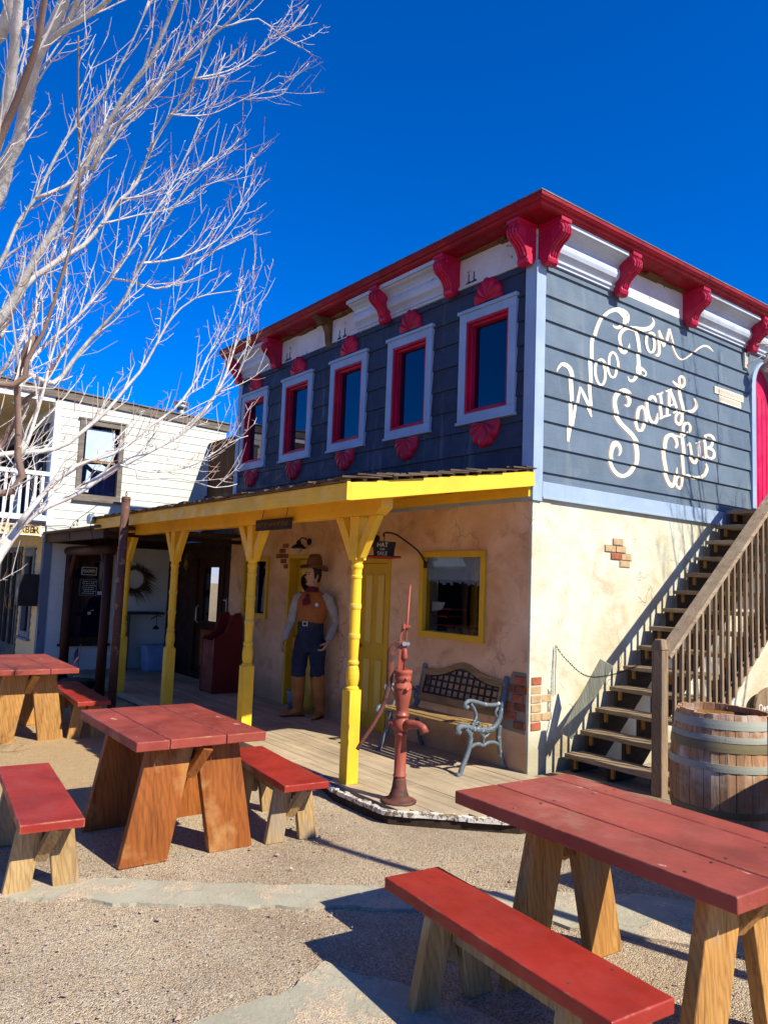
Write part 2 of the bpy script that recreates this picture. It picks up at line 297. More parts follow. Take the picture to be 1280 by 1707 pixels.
def conc():
    s = NT('worn_concrete'); v = s.vec(rnd=False)
    n1 = s.noise(v, 2.2, 6, .6); n2 = s.noise(v, 45, 6, .7)
    col = s.mix(s.ramp(n1, .35, .65), L('#aca690'), L('#98917c'))
    col = s.mix(s.ramp(n2, .58, .7, (0, 0, 0, 1), (.6, .6, .6, 1)), col, L('#8a7a66'))
    dn = s.n('ShaderNodeTexNoise'); s.l(v, dn.inputs['Vector']); dn.inputs['Scale'].default_value = 3; dn.inputs['Detail'].default_value = 6
    ad = s.n('ShaderNodeVectorMath', operation='MULTIPLY_ADD'); s.l(dn.outputs['Color'], ad.inputs[0]); ad.inputs[1].default_value = (.5, .5, .5); s.l(v, ad.inputs[2])
    vo = s.n('ShaderNodeTexVoronoi', feature='DISTANCE_TO_EDGE'); s.l(ad.outputs[0], vo.inputs['Vector']); vo.inputs['Scale'].default_value = 1.3
    cr = s.ramp(vo.outputs['Distance'], 0, .005, (.5, .5, .5, 1), (0, 0, 0, 1)); col = s.mix(cr, col, L('#5a5042'))
    gm = s.ramp(s.noise(v, 4.5, 7, .7), .5, .6); v2 = s.n('ShaderNodeTexVoronoi'); s.l(v, v2.inputs['Vector']); v2.inputs['Scale'].default_value = 130
    sc = s.n('ShaderNodeSeparateColor'); s.l(v2.outputs['Color'], sc.inputs[0]); gc = s.mix(s.ramp(sc.outputs[0], .5, .95), L('#cdb596'), L('#9d8874'))
    col = s.mix(s.math('MULTIPLY', gm, .85), col, gc)
    return s.out(col, .9, s.bump(s.math('ADD', n2, s.math('MULTIPLY', gm, v2.outputs['Distance'])), .6, .01), .2)
MT['concrete'] = conc()
MT['pebble'] = paint('pebble', L('#a38e78'), .4, .9, scale=2)

# ---------------------------------------------------------------- geometry helpers
class Fr:
    """wall frame: a runs along the wall, t stands proud of it, z is up"""
    def __init__(s, O, u, n): s.O, s.u, s.n = Vector(O), Vector(u), Vector(n)
    def p(s, a, t, z): q = s.O + s.u*a + s.n*t; return (q.x, q.y, q.z+z)
FRONT = Fr((0, 0, 0), (1, 0, 0), (0, -1, 0)); SIDE = Fr((0, 0, 0), (0, 1, 0), (1, 0, 0))
WHITE = Fr((-9, 0, 0), (0, 1, 0), (1, 0, 0)); BARB = Fr((0, -2.1, 0), (1, 0, 0), (0, -1, 0))
BROWN = Fr((0, .1, 0), (1, 0, 0), (0, -1, 0))
class MB:
    def __init__(s): s.v = []; s.f = []
    def hexa(s, p):   # 8 points: bottom ring 0-3, top ring 4-7
        n = len(s.v); s.v += [tuple(q) for q in p]
        s.f += [tuple(n+i for i in q) for q in ((0, 3, 2, 1), (4, 5, 6, 7), (0, 1, 5, 4), (1, 2, 6, 5), (2, 3, 7, 6), (3, 0, 4, 7))]
    def box(s, x0, x1, y0, y1, z0, z1):
        s.hexa([(x0, y0, z0), (x1, y0, z0), (x1, y1, z0), (x0, y1, z0), (x0, y0, z1), (x1, y0, z1), (x1, y1, z1), (x0, y1, z1)])
    def fbox(s, F, a0, a1, t0, t1, z0, z1):
        s.hexa([F.p(a0, t1, z0), F.p(a1, t1, z0), F.p(a1, t0, z0), F.p(a0, t0, z0), F.p(a0, t1, z1), F.p(a1, t1, z1), F.p(a1, t0, z1), F.p(a0, t0, z1)])
    def bar(s, A, B, w, h, upv=(0, 0, 1)):   # rectangular bar between two points
        A, B = Vector(A), Vector(B); d = (B-A).normalized(); upv = Vector(upv)
        sd = d.cross(upv)
        if sd.length < 1e-4: sd = d.cross(Vector((1, 0, 0)))
        sd.normalize(); u = sd.cross(d)
        q = []
        for P in (A, B):
            q += [P-sd*w/2-u*h/2, P+sd*w/2-u*h/2, P+sd*w/2+u*h/2, P-sd*w/2+u*h/2]
        s.hexa(q)
    def prism(s, poly, P0, fn):   # poly: 2D list; fn(a,b,k) -> point for k in 0,1
        n = len(s.v); m = len(poly)
        s.v += [tuple(fn(a, b, 0)) for a, b in poly]+[tuple(fn(a, b, 1)) for a, b in poly]
        s.f.append(tuple(n+i for i in range(m))); s.f.append(tuple(n+m+i for i in reversed(range(m))))
        for i in range(m): j = (i+1) % m; s.f.append((n+i, n+m+i, n+m+j, n+j))
    def fprism(s, F, prof, a0, a1):   # profile (t,z) swept along a
        s.prism(prof, None, lambda t, z, k: F.p(a1 if k else a0, t, z))
    def fplate(s, F, poly, t0, t1):   # outline (a,z) thickened along t
        s.prism(poly, None, lambda a, z, k: F.p(a, t1 if k else t0, z))
    def tube(s, pts, r, n=8, cap=True):
        pts = [Vector(p) for p in pts]; m = len(pts)
        rr = r if isinstance(r, (list, tuple)) else [r]*m
        b = len(s.v); prev = None
        for i, p in enumerate(pts):
            d = (pts[min(i+1, m-1)]-pts[max(i-1, 0)])
            d = d.normalized() if d.length > 1e-9 else Vector((0, 0, 1))
            if prev is None:
                ref = Vector((0, 0, 1)) if abs(d.z) < .9 else Vector((1, 0, 0)); x = d.cross(ref).normalized()
            else:
                x = prev-d*prev.dot(d); x = x.normalized() if x.length > 1e-6 else d.orthogonal().normalized()
            prev = x; y = d.cross(x)
            for k in range(n):
                a = 2*math.pi*k/n; q = p+(x*math.cos(a)+y*math.sin(a))*rr[i]; s.v.append((q.x, q.y, q.z))
        for i in range(m-1):
            for k in range(n):
                a = b+i*n+k; c = b+i*n+(k+1) % n; s.f.append((a, c, c+n, a+n))
        if cap and n > 2:
            s.f.append(tuple(b+k for k in reversed(range(n)))); s.f.append(tuple(b+(m-1)*n+k for k in range(n)))
    def lathe(s, prof, c=(0, 0, 0), n=24, mat=None, cap=True):
        b = len(s.v); m = len(prof); c = Vector(c)
        for r, z in prof:
            for k in range(n):
                a = 2*math.pi*k/n; q = Vector((r*math.cos(a), r*math.sin(a), z))
                if mat: q = mat @ q
                q += c; s.v.append((q.x, q.y, q.z))
        for i in range(m-1):
            for k in range(n):
                a = b+i*n+k; d = b+i*n+(k+1) % n; s.f.append((a, d, d+n, a+n))
        if cap: s.f.append(tuple(b+k for k in reversed(range(n)))); s.f.append(tuple(b+(m-1)*n+k for k in range(n)))
    def loft(s, rings, n=16):   # rings: (center, rx, ry, xdir) ring normal follows the path
        m = len(rings); b = len(s.v); P = [Vector(r[0]) for r in rings]
        for i, (c, rx, ry, xd) in enumerate(rings):
            d = (P[min(i+1, m-1)]-P[max(i-1, 0)]).normalized(); x = Vector(xd); x = (x-d*x.dot(d)).normalized(); y = d.cross(x)
            for k in range(n):
                a = 2*math.pi*k/n; q = P[i]+x*math.cos(a)*rx+y*math.sin(a)*ry; s.v.append((q.x, q.y, q.z))
        for i in range(m-1):
            for k in range(n):
                a = b+i*n+k; d = b+i*n+(k+1) % n; s.f.append((a, d, d+n, a+n))
        s.f.append(tuple(b+k for k in reversed(range(n)))); s.f.append(tuple(b+(m-1)*n+k for k in range(n)))
    def ball(s, c, rx, ry=None, rz=None, n=12, m=8):
        ry = ry or rx; rz = rz or rx
        s.lathe([(max(1e-4, math.sin(math.pi*i/m)), -math.cos(math.pi*i/m)) for i in range(m+1)], c, n, Matrix.Diagonal((rx, ry, rz)), cap=False)
    def build(s, name, mat, parent=None, smooth=False, bevel=0, remesh=0, seg=2, local=None, recalc=True, auto=None):
        me = bpy.data.meshes.new(name)
        vs = s.v
        if local is not None:
            vs = [(a-local[0], b-local[1], c-local[2]) for a, b, c in vs]
        me.from_pydata(vs, [], s.f); me.validate(clean_customdata=False)
        if recalc:
            bm = bmesh.new(); bm.from_mesh(me); bmesh.ops.recalc_face_normals(bm, faces=bm.faces); bm.to_mesh(me); bm.free()
        ms = mat if isinstance(mat, (list, tuple)) else [mat]
        for x in ms: me.materials.append(MT[x] if isinstance(x, str) else x)
        o = bpy.data.objects.new(name, me); COL.objects.link(o)
        if parent: o.parent = parent
        if remesh:
            md = o.modifiers.new('remesh', 'REMESH'); md.mode = 'VOXEL'; md.voxel_size = remesh; md.use_smooth_shade = True
            sm = o.modifiers.new('smooth', 'SMOOTH'); sm.iterations = 4; sm.factor = .5
        if bevel:
            md = o.modifiers.new('bevel', 'BEVEL'); md.width = bevel; md.segments = seg; md.limit_method = 'ANGLE'; md.angle_limit = R(40)
        if smooth:
            for p in me.polygons: p.use_smooth = True
        return o
def tag(o, label=None, cat=None, group=None, kind=None):
    for k, v in (('label', label), ('category', cat), ('group', group), ('kind', kind)):
        if v: o[k] = v
    return o
def thing(name, label, cat, loc=(0, 0, 0), rz=0, group=None):
    o = bpy.data.objects.new(name, None); COL.objects.link(o); o.location = loc; o.rotation_euler = (0, 0, rz); o.empty_display_size = .2
    return tag(o, label, cat, group)
def copy_tree(o, parent=None):
    c = o.copy(); COL.objects.link(c); c.parent = parent
    for ch in [k for k in bpy.data.objects if k.parent == o]: copy_tree(ch, c)
    return c
def cr(P, per=6):
    """Catmull-Rom through tuples of any length"""
    out = []; n = len(P)
    for i in range(n-1):
        a, b, c, d = P[max(i-1, 0)], P[i], P[i+1], P[min(i+2, n-1)]
        k = per if isinstance(per, int) else max(1, int(math.dist(b[:3 if len(b) > 3 else 2], c[:3 if len(b) > 3 else 2])/per))
        for j in range(k):
            t = j/k
            out.append(tuple(.5*(2*y+(-x+z)*t+(2*x-5*y+4*z-u)*t*t+(-x+3*y-3*z+u)*t**3) for x, y, z, u in zip(a, b, c, d)))
    out.append(tuple(P[-1])); return out
def text(name, s, size, mat, parent, F, a, z, t, ext=.004, align='CENTER', bold=0, xs=1.0, font_skew=0, flip=False):
    cu = bpy.data.curves.new(name, 'FONT'); cu.body = s; cu.size = size; cu.extrude = ext; cu.align_x = align; cu.align_y = 'CENTER'; cu.offset = bold; cu.shear = font_skew
    tmp = bpy.data.objects.new(name+'_tmp', cu); COL.objects.link(tmp)
    dg = bpy.context.evaluated_depsgraph_get(); me = bpy.data.meshes.new_from_object(tmp.evaluated_get(dg))
    bpy.data.objects.remove(tmp)
    me.name = name; me.materials.clear(); me.materials.append(MT[mat])
    sgn = 1
    # text x axis must read left to right for a viewer facing the wall
    un = F.u.cross(Vector((0, 0, 1)));
    if un.dot(F.n) < 0: sgn = -1
    for v in me.vertices:
        x, y, zz = v.co; v.co = F.p(a+sgn*x*xs, t+zz, z+y)
    o = bpy.data.objects.new(name, me); COL.objects.link(o); o.parent = parent; return o
def siding(mb, F, a0, a1, z0, z1, ex, T, openings=(), back=-.03, joints=None):
    """lap siding as real boards; openings are (a0,a1,z0,z1) rectangles"""
    k = 0; zr = z0
    while zr < z1-1e-4:
        top = min(zr+ex, z1)
        zs = sorted({zr, top} | {z for o in openings for z in (o[2], o[3]) if zr < z < top})
        js = []
        if joints:
            rnd = random.Random(k*7+int(joints)); x = a0+rnd.uniform(.6, 2.6)
            while x < a1-.4: js.append(x); x += rnd.uniform(1.6, 3.4)
        for b, c in zip(zs, zs[1:]):
            iv = [(a0, a1)]
            for o in openings:
                if o[2] <= b+1e-6 and o[3] >= c-1e-6:
                    iv = [q for p in iv for q in ((p[0], min(p[1], o[0])), (max(p[0], o[1]), p[1])) if q[1]-q[0] > 1e-4]
            for j in js:
                iv = [q for p in iv for q in (((p[0], j-.002), (j+.002, p[1])) if p[0] < j < p[1] else (p,)) if q[1]-q[0] > 1e-4]
            tb, tc = T*(1-(b-zr)/ex), T*(1-(c-zr)/ex)
            for p in iv: mb.fprism(F, [(back, b), (tb+.004, b), (tc+.004, c), (back, c)], p[0], p[1])
        zr += ex; k += 1
def panels(mb, F, a0, a1, z0, z1, t0, t1, openings=()):
    """plain wall with rectangular openings, as boxes"""
    xs = sorted({a0, a1} | {x for o in openings for x in (o[0], o[1]) if a0 < x < a1})
    for p, q in zip(xs, xs[1:]):
        segs = [(z0, z1)]
        for o in openings:
            if o[0] <= p+1e-6 and o[1] >= q-1e-6:
                segs = [g for s in segs for g in ((s[0], min(s[1], o[2])), (max(s[0], o[3]), s[1])) if g[1]-g[0] > 1e-4]
        for s in segs: mb.fbox(F, p, q, t0, t1, s[0], s[1])
def frame(mb, F, a0, a1, z0, z1, w, t0, t1, wt=None, wb=None):
    """four mitre-free boards round a rectangle (a0..z1 = outer edge)"""
    wt = wt or w; wb = wb or w
    mb.fbox(F, a0, a0+w, t0, t1, z0+wb, z1-wt); mb.fbox(F, a1-w, a1, t0, t1, z0+wb, z1-wt)
    mb.fbox(F, a0, a1, t0, t1, z1-wt, z1); mb.fbox(F, a0, a1, t0, t1, z0, z0+wb)

# traced outlines of the painted lettering (y, z, width) and the main tree limbs (x, y, z, radius), metres
STROKES=[[(0.278,3.789,0.011),(0.307,3.834,0.024),(0.364,3.881,0.036),(0.439,3.882,0.056),(0.493,3.843,0.071),(0.51,3.767,0.068),(0.513,3.618,0.065),(0.509,3.468,0.055),(0.497,3.318,0.054),(0.482,3.187,0.045),(0.472,3.127,0.033)],[(0.479,3.128,0.02),(0.521,3.282,0.039),(0.563,3.418,0.042),(0.613,3.586,0.038),(0.66,3.711,0.033)],[(0.657,3.705,0.034),(0.705,3.643,0.054),(0.761,3.563,0.053),(0.818,3.481,0.045),(0.838,3.434,0.023)],[(0.838,3.434,0.023),(0.814,3.542,0.048),(0.806,3.723,0.058),(0.81,3.929,0.064),(0.821,4.137,0.062),(0.851,4.269,0.056),(0.914,4.398,0.051),(0.994,4.513,0.043),(1.109,4.606,0.039),(1.227,4.657,0.05),(1.322,4.655,0.094),(1.381,4.615,0.095),(1.359,4.545,0.057),(1.299,4.487,0.039),(1.23,4.465,0.031),(1.179,4.479,0.021)],[(1.348,4.699,0.016),(1.427,4.676,0.028),(1.451,4.627,0.029),(1.42,4.554,0.014)],[(0.969,4.061,0.029),(1.011,4.052,0.04),(1.044,4.009,0.047),(1.056,3.944,0.048),(1.046,3.874,0.044),(1.015,3.818,0.034),(0.973,3.792,0.022),(0.931,3.802,0.038),(0.899,3.844,0.046),(0.887,3.909,0.047),(0.897,3.978,0.044),(0.927,4.034,0.034),(0.969,4.061,0.024)],[(1.178,4.184,0.028),(1.219,4.174,0.038),(1.25,4.131,0.046),(1.261,4.066,0.046),(1.251,3.995,0.043),(1.222,3.94,0.034),(1.182,3.914,0.021),(1.142,3.923,0.036),(1.111,3.967,0.044),(1.1,4.031,0.045),(1.109,4.101,0.041),(1.138,4.157,0.033),(1.178,4.184,0.024)],[(1.893,4.739,0.017),(1.922,4.689,0.044),(1.838,4.607,0.049),(1.708,4.558,0.049),(1.563,4.529,0.051),(1.438,4.51,0.037),(1.342,4.454,0.042),(1.291,4.383,0.053),(1.292,4.308,0.058),(1.319,4.249,0.069),(1.38,4.231,0.048),(1.441,4.282,0.04),(1.458,4.34,0.014)],[(1.581,4.528,0.056),(1.618,4.448,0.067),(1.634,4.298,0.064),(1.635,4.155,0.075),(1.627,4.077,0.107),(1.595,4.005,0.055),(1.533,3.949,0.03),(1.472,3.942,0.033),(1.453,3.982,0.018)],[(1.649,4.114,0.049),(1.722,4.105,0.035),(1.764,4.078,0.031),(1.731,4.038,0.015),(1.686,4.045,0.011)],[(1.857,4.555,0.031),(1.897,4.549,0.045),(1.926,4.515,0.054),(1.937,4.461,0.055),(1.927,4.402,0.051),(1.898,4.355,0.039),(1.859,4.331,0.023),(1.819,4.337,0.045),(1.79,4.372,0.052),(1.78,4.425,0.054),(1.79,4.483,0.049),(1.818,4.531,0.039),(1.857,4.555,0.026)],[(1.934,4.32,0.017),(1.982,4.325,0.033),(2.025,4.385,0.053),(2.023,4.498,0.051),(2.009,4.62,0.028)],[(2.012,4.615,0.043),(2.067,4.531,0.055),(2.126,4.465,0.048)],[(2.122,4.464,0.033),(2.174,4.567,0.046),(2.223,4.688,0.034)],[(2.237,4.697,0.022),(2.259,4.614,0.034),(2.296,4.518,0.033),(2.387,4.402,0.031),(2.497,4.39,0.016),(2.647,4.47,0.017),(2.801,4.579,0.021),(2.958,4.658,0.023),(3.078,4.663,0.029),(3.159,4.63,0.011)],[(1.386,3.66,0.014),(1.434,3.653,0.028),(1.475,3.705,0.065),(1.461,3.773,0.089),(1.384,3.805,0.06),(1.29,3.77,0.055),(1.226,3.694,0.068),(1.218,3.601,0.076),(1.256,3.516,0.075),(1.332,3.447,0.067),(1.437,3.395,0.063),(1.534,3.34,0.071),(1.603,3.256,0.082),(1.613,3.152,0.081),(1.585,3.043,0.065),(1.5,2.951,0.052),(1.386,2.897,0.039),(1.274,2.901,0.051),(1.191,2.959,0.061),(1.153,3.044,0.063),(1.161,3.124,0.064),(1.206,3.199,0.067),(1.27,3.225,0.057),(1.317,3.192,0.063),(1.318,3.14,0.037),(1.281,3.095,0.013)],[(1.699,3.694,0.037),(1.739,3.683,0.052),(1.764,3.638,0.06),(1.768,3.572,0.063),(1.749,3.502,0.057),(1.713,3.447,0.044),(1.67,3.423,0.026),(1.63,3.434,0.051),(1.605,3.479,0.059),(1.601,3.544,0.061),(1.62,3.613,0.056),(1.655,3.668,0.044),(1.699,3.694,0.031)],[(1.95,3.778,0.029),(1.929,3.823,0.055),(1.867,3.83,0.037),(1.806,3.765,0.055),(1.807,3.668,0.057),(1.838,3.578,0.057),(1.91,3.541,0.038),(1.971,3.588,0.045),(1.996,3.671,0.016)],[(2.042,3.905,0.056),(2.058,3.773,0.055),(2.065,3.634,0.055)],[(1.974,3.883,0.019),(2.032,3.893,0.021),(2.099,3.928,0.021)],[(2.023,3.612,0.021),(2.075,3.635,0.024),(2.143,3.665,0.021)],[(2.223,3.976,0.044),(2.206,3.824,0.057),(2.185,3.678,0.051)],[(2.24,3.992,0.045),(2.305,3.879,0.063),(2.354,3.788,0.053)],[(2.213,3.794,0.017),(2.332,3.834,0.018)],[(2.139,3.658,0.02),(2.256,3.699,0.021)],[(2.154,3.948,0.018),(2.283,4.0,0.018)],[(2.31,3.728,0.02),(2.402,3.769,0.019)],[(2.276,4.087,0.03),(2.353,4.061,0.044),(2.441,4.05,0.029),(2.519,4.103,0.049),(2.519,4.173,0.054),(2.452,4.178,0.026),(2.419,4.127,0.049),(2.43,4.041,0.059),(2.453,3.919,0.073),(2.486,3.811,0.068),(2.486,3.698,0.062),(2.431,3.619,0.037),(2.354,3.632,0.048),(2.365,3.702,0.041),(2.431,3.751,0.028),(2.553,3.785,0.033),(2.689,3.815,0.04),(2.782,3.889,0.061),(2.771,3.951,0.048),(2.731,3.972,0.017)],[(2.333,3.325,0.02),(2.372,3.38,0.056),(2.343,3.45,0.065),(2.246,3.466,0.039),(2.15,3.396,0.067),(2.119,3.27,0.075),(2.13,3.126,0.076),(2.163,2.996,0.072),(2.227,2.906,0.067),(2.302,2.903,0.049),(2.344,2.981,0.051),(2.372,3.108,0.017)],[(2.365,3.478,0.02),(2.453,3.476,0.022),(2.576,3.535,0.037),(2.648,3.61,0.05),(2.61,3.655,0.036),(2.52,3.628,0.041),(2.486,3.547,0.058),(2.497,3.398,0.072),(2.498,3.248,0.068),(2.498,3.098,0.067),(2.487,2.973,0.061),(2.443,2.888,0.042),(2.377,2.893,0.041),(2.366,2.959,0.042),(2.432,3.016,0.028),(2.576,3.039,0.034),(2.757,3.036,0.038),(2.919,3.08,0.047),(3.014,3.175,0.059),(2.996,3.235,0.029)],[(2.582,3.391,0.021),(2.639,3.412,0.053),(2.655,3.32,0.065),(2.689,3.236,0.061),(2.769,3.221,0.04),(2.827,3.305,0.064),(2.832,3.421,0.061),(2.816,3.463,0.038)],[(2.769,3.444,0.016),(2.874,3.481,0.016)],[(2.957,3.562,0.057),(2.98,3.442,0.067),(2.968,3.305,0.061)],[(2.908,3.278,0.021),(3.027,3.33,0.021)],[(2.933,3.558,0.02),(3.064,3.585,0.036),(3.149,3.545,0.06),(3.112,3.461,0.044),(3.004,3.422,0.022)],[(3.004,3.426,0.026),(3.136,3.419,0.049),(3.165,3.364,0.062),(3.099,3.309,0.032),(2.991,3.314,0.024)],[(2.892,3.295,0.022),(2.92,3.305,0.023)]]
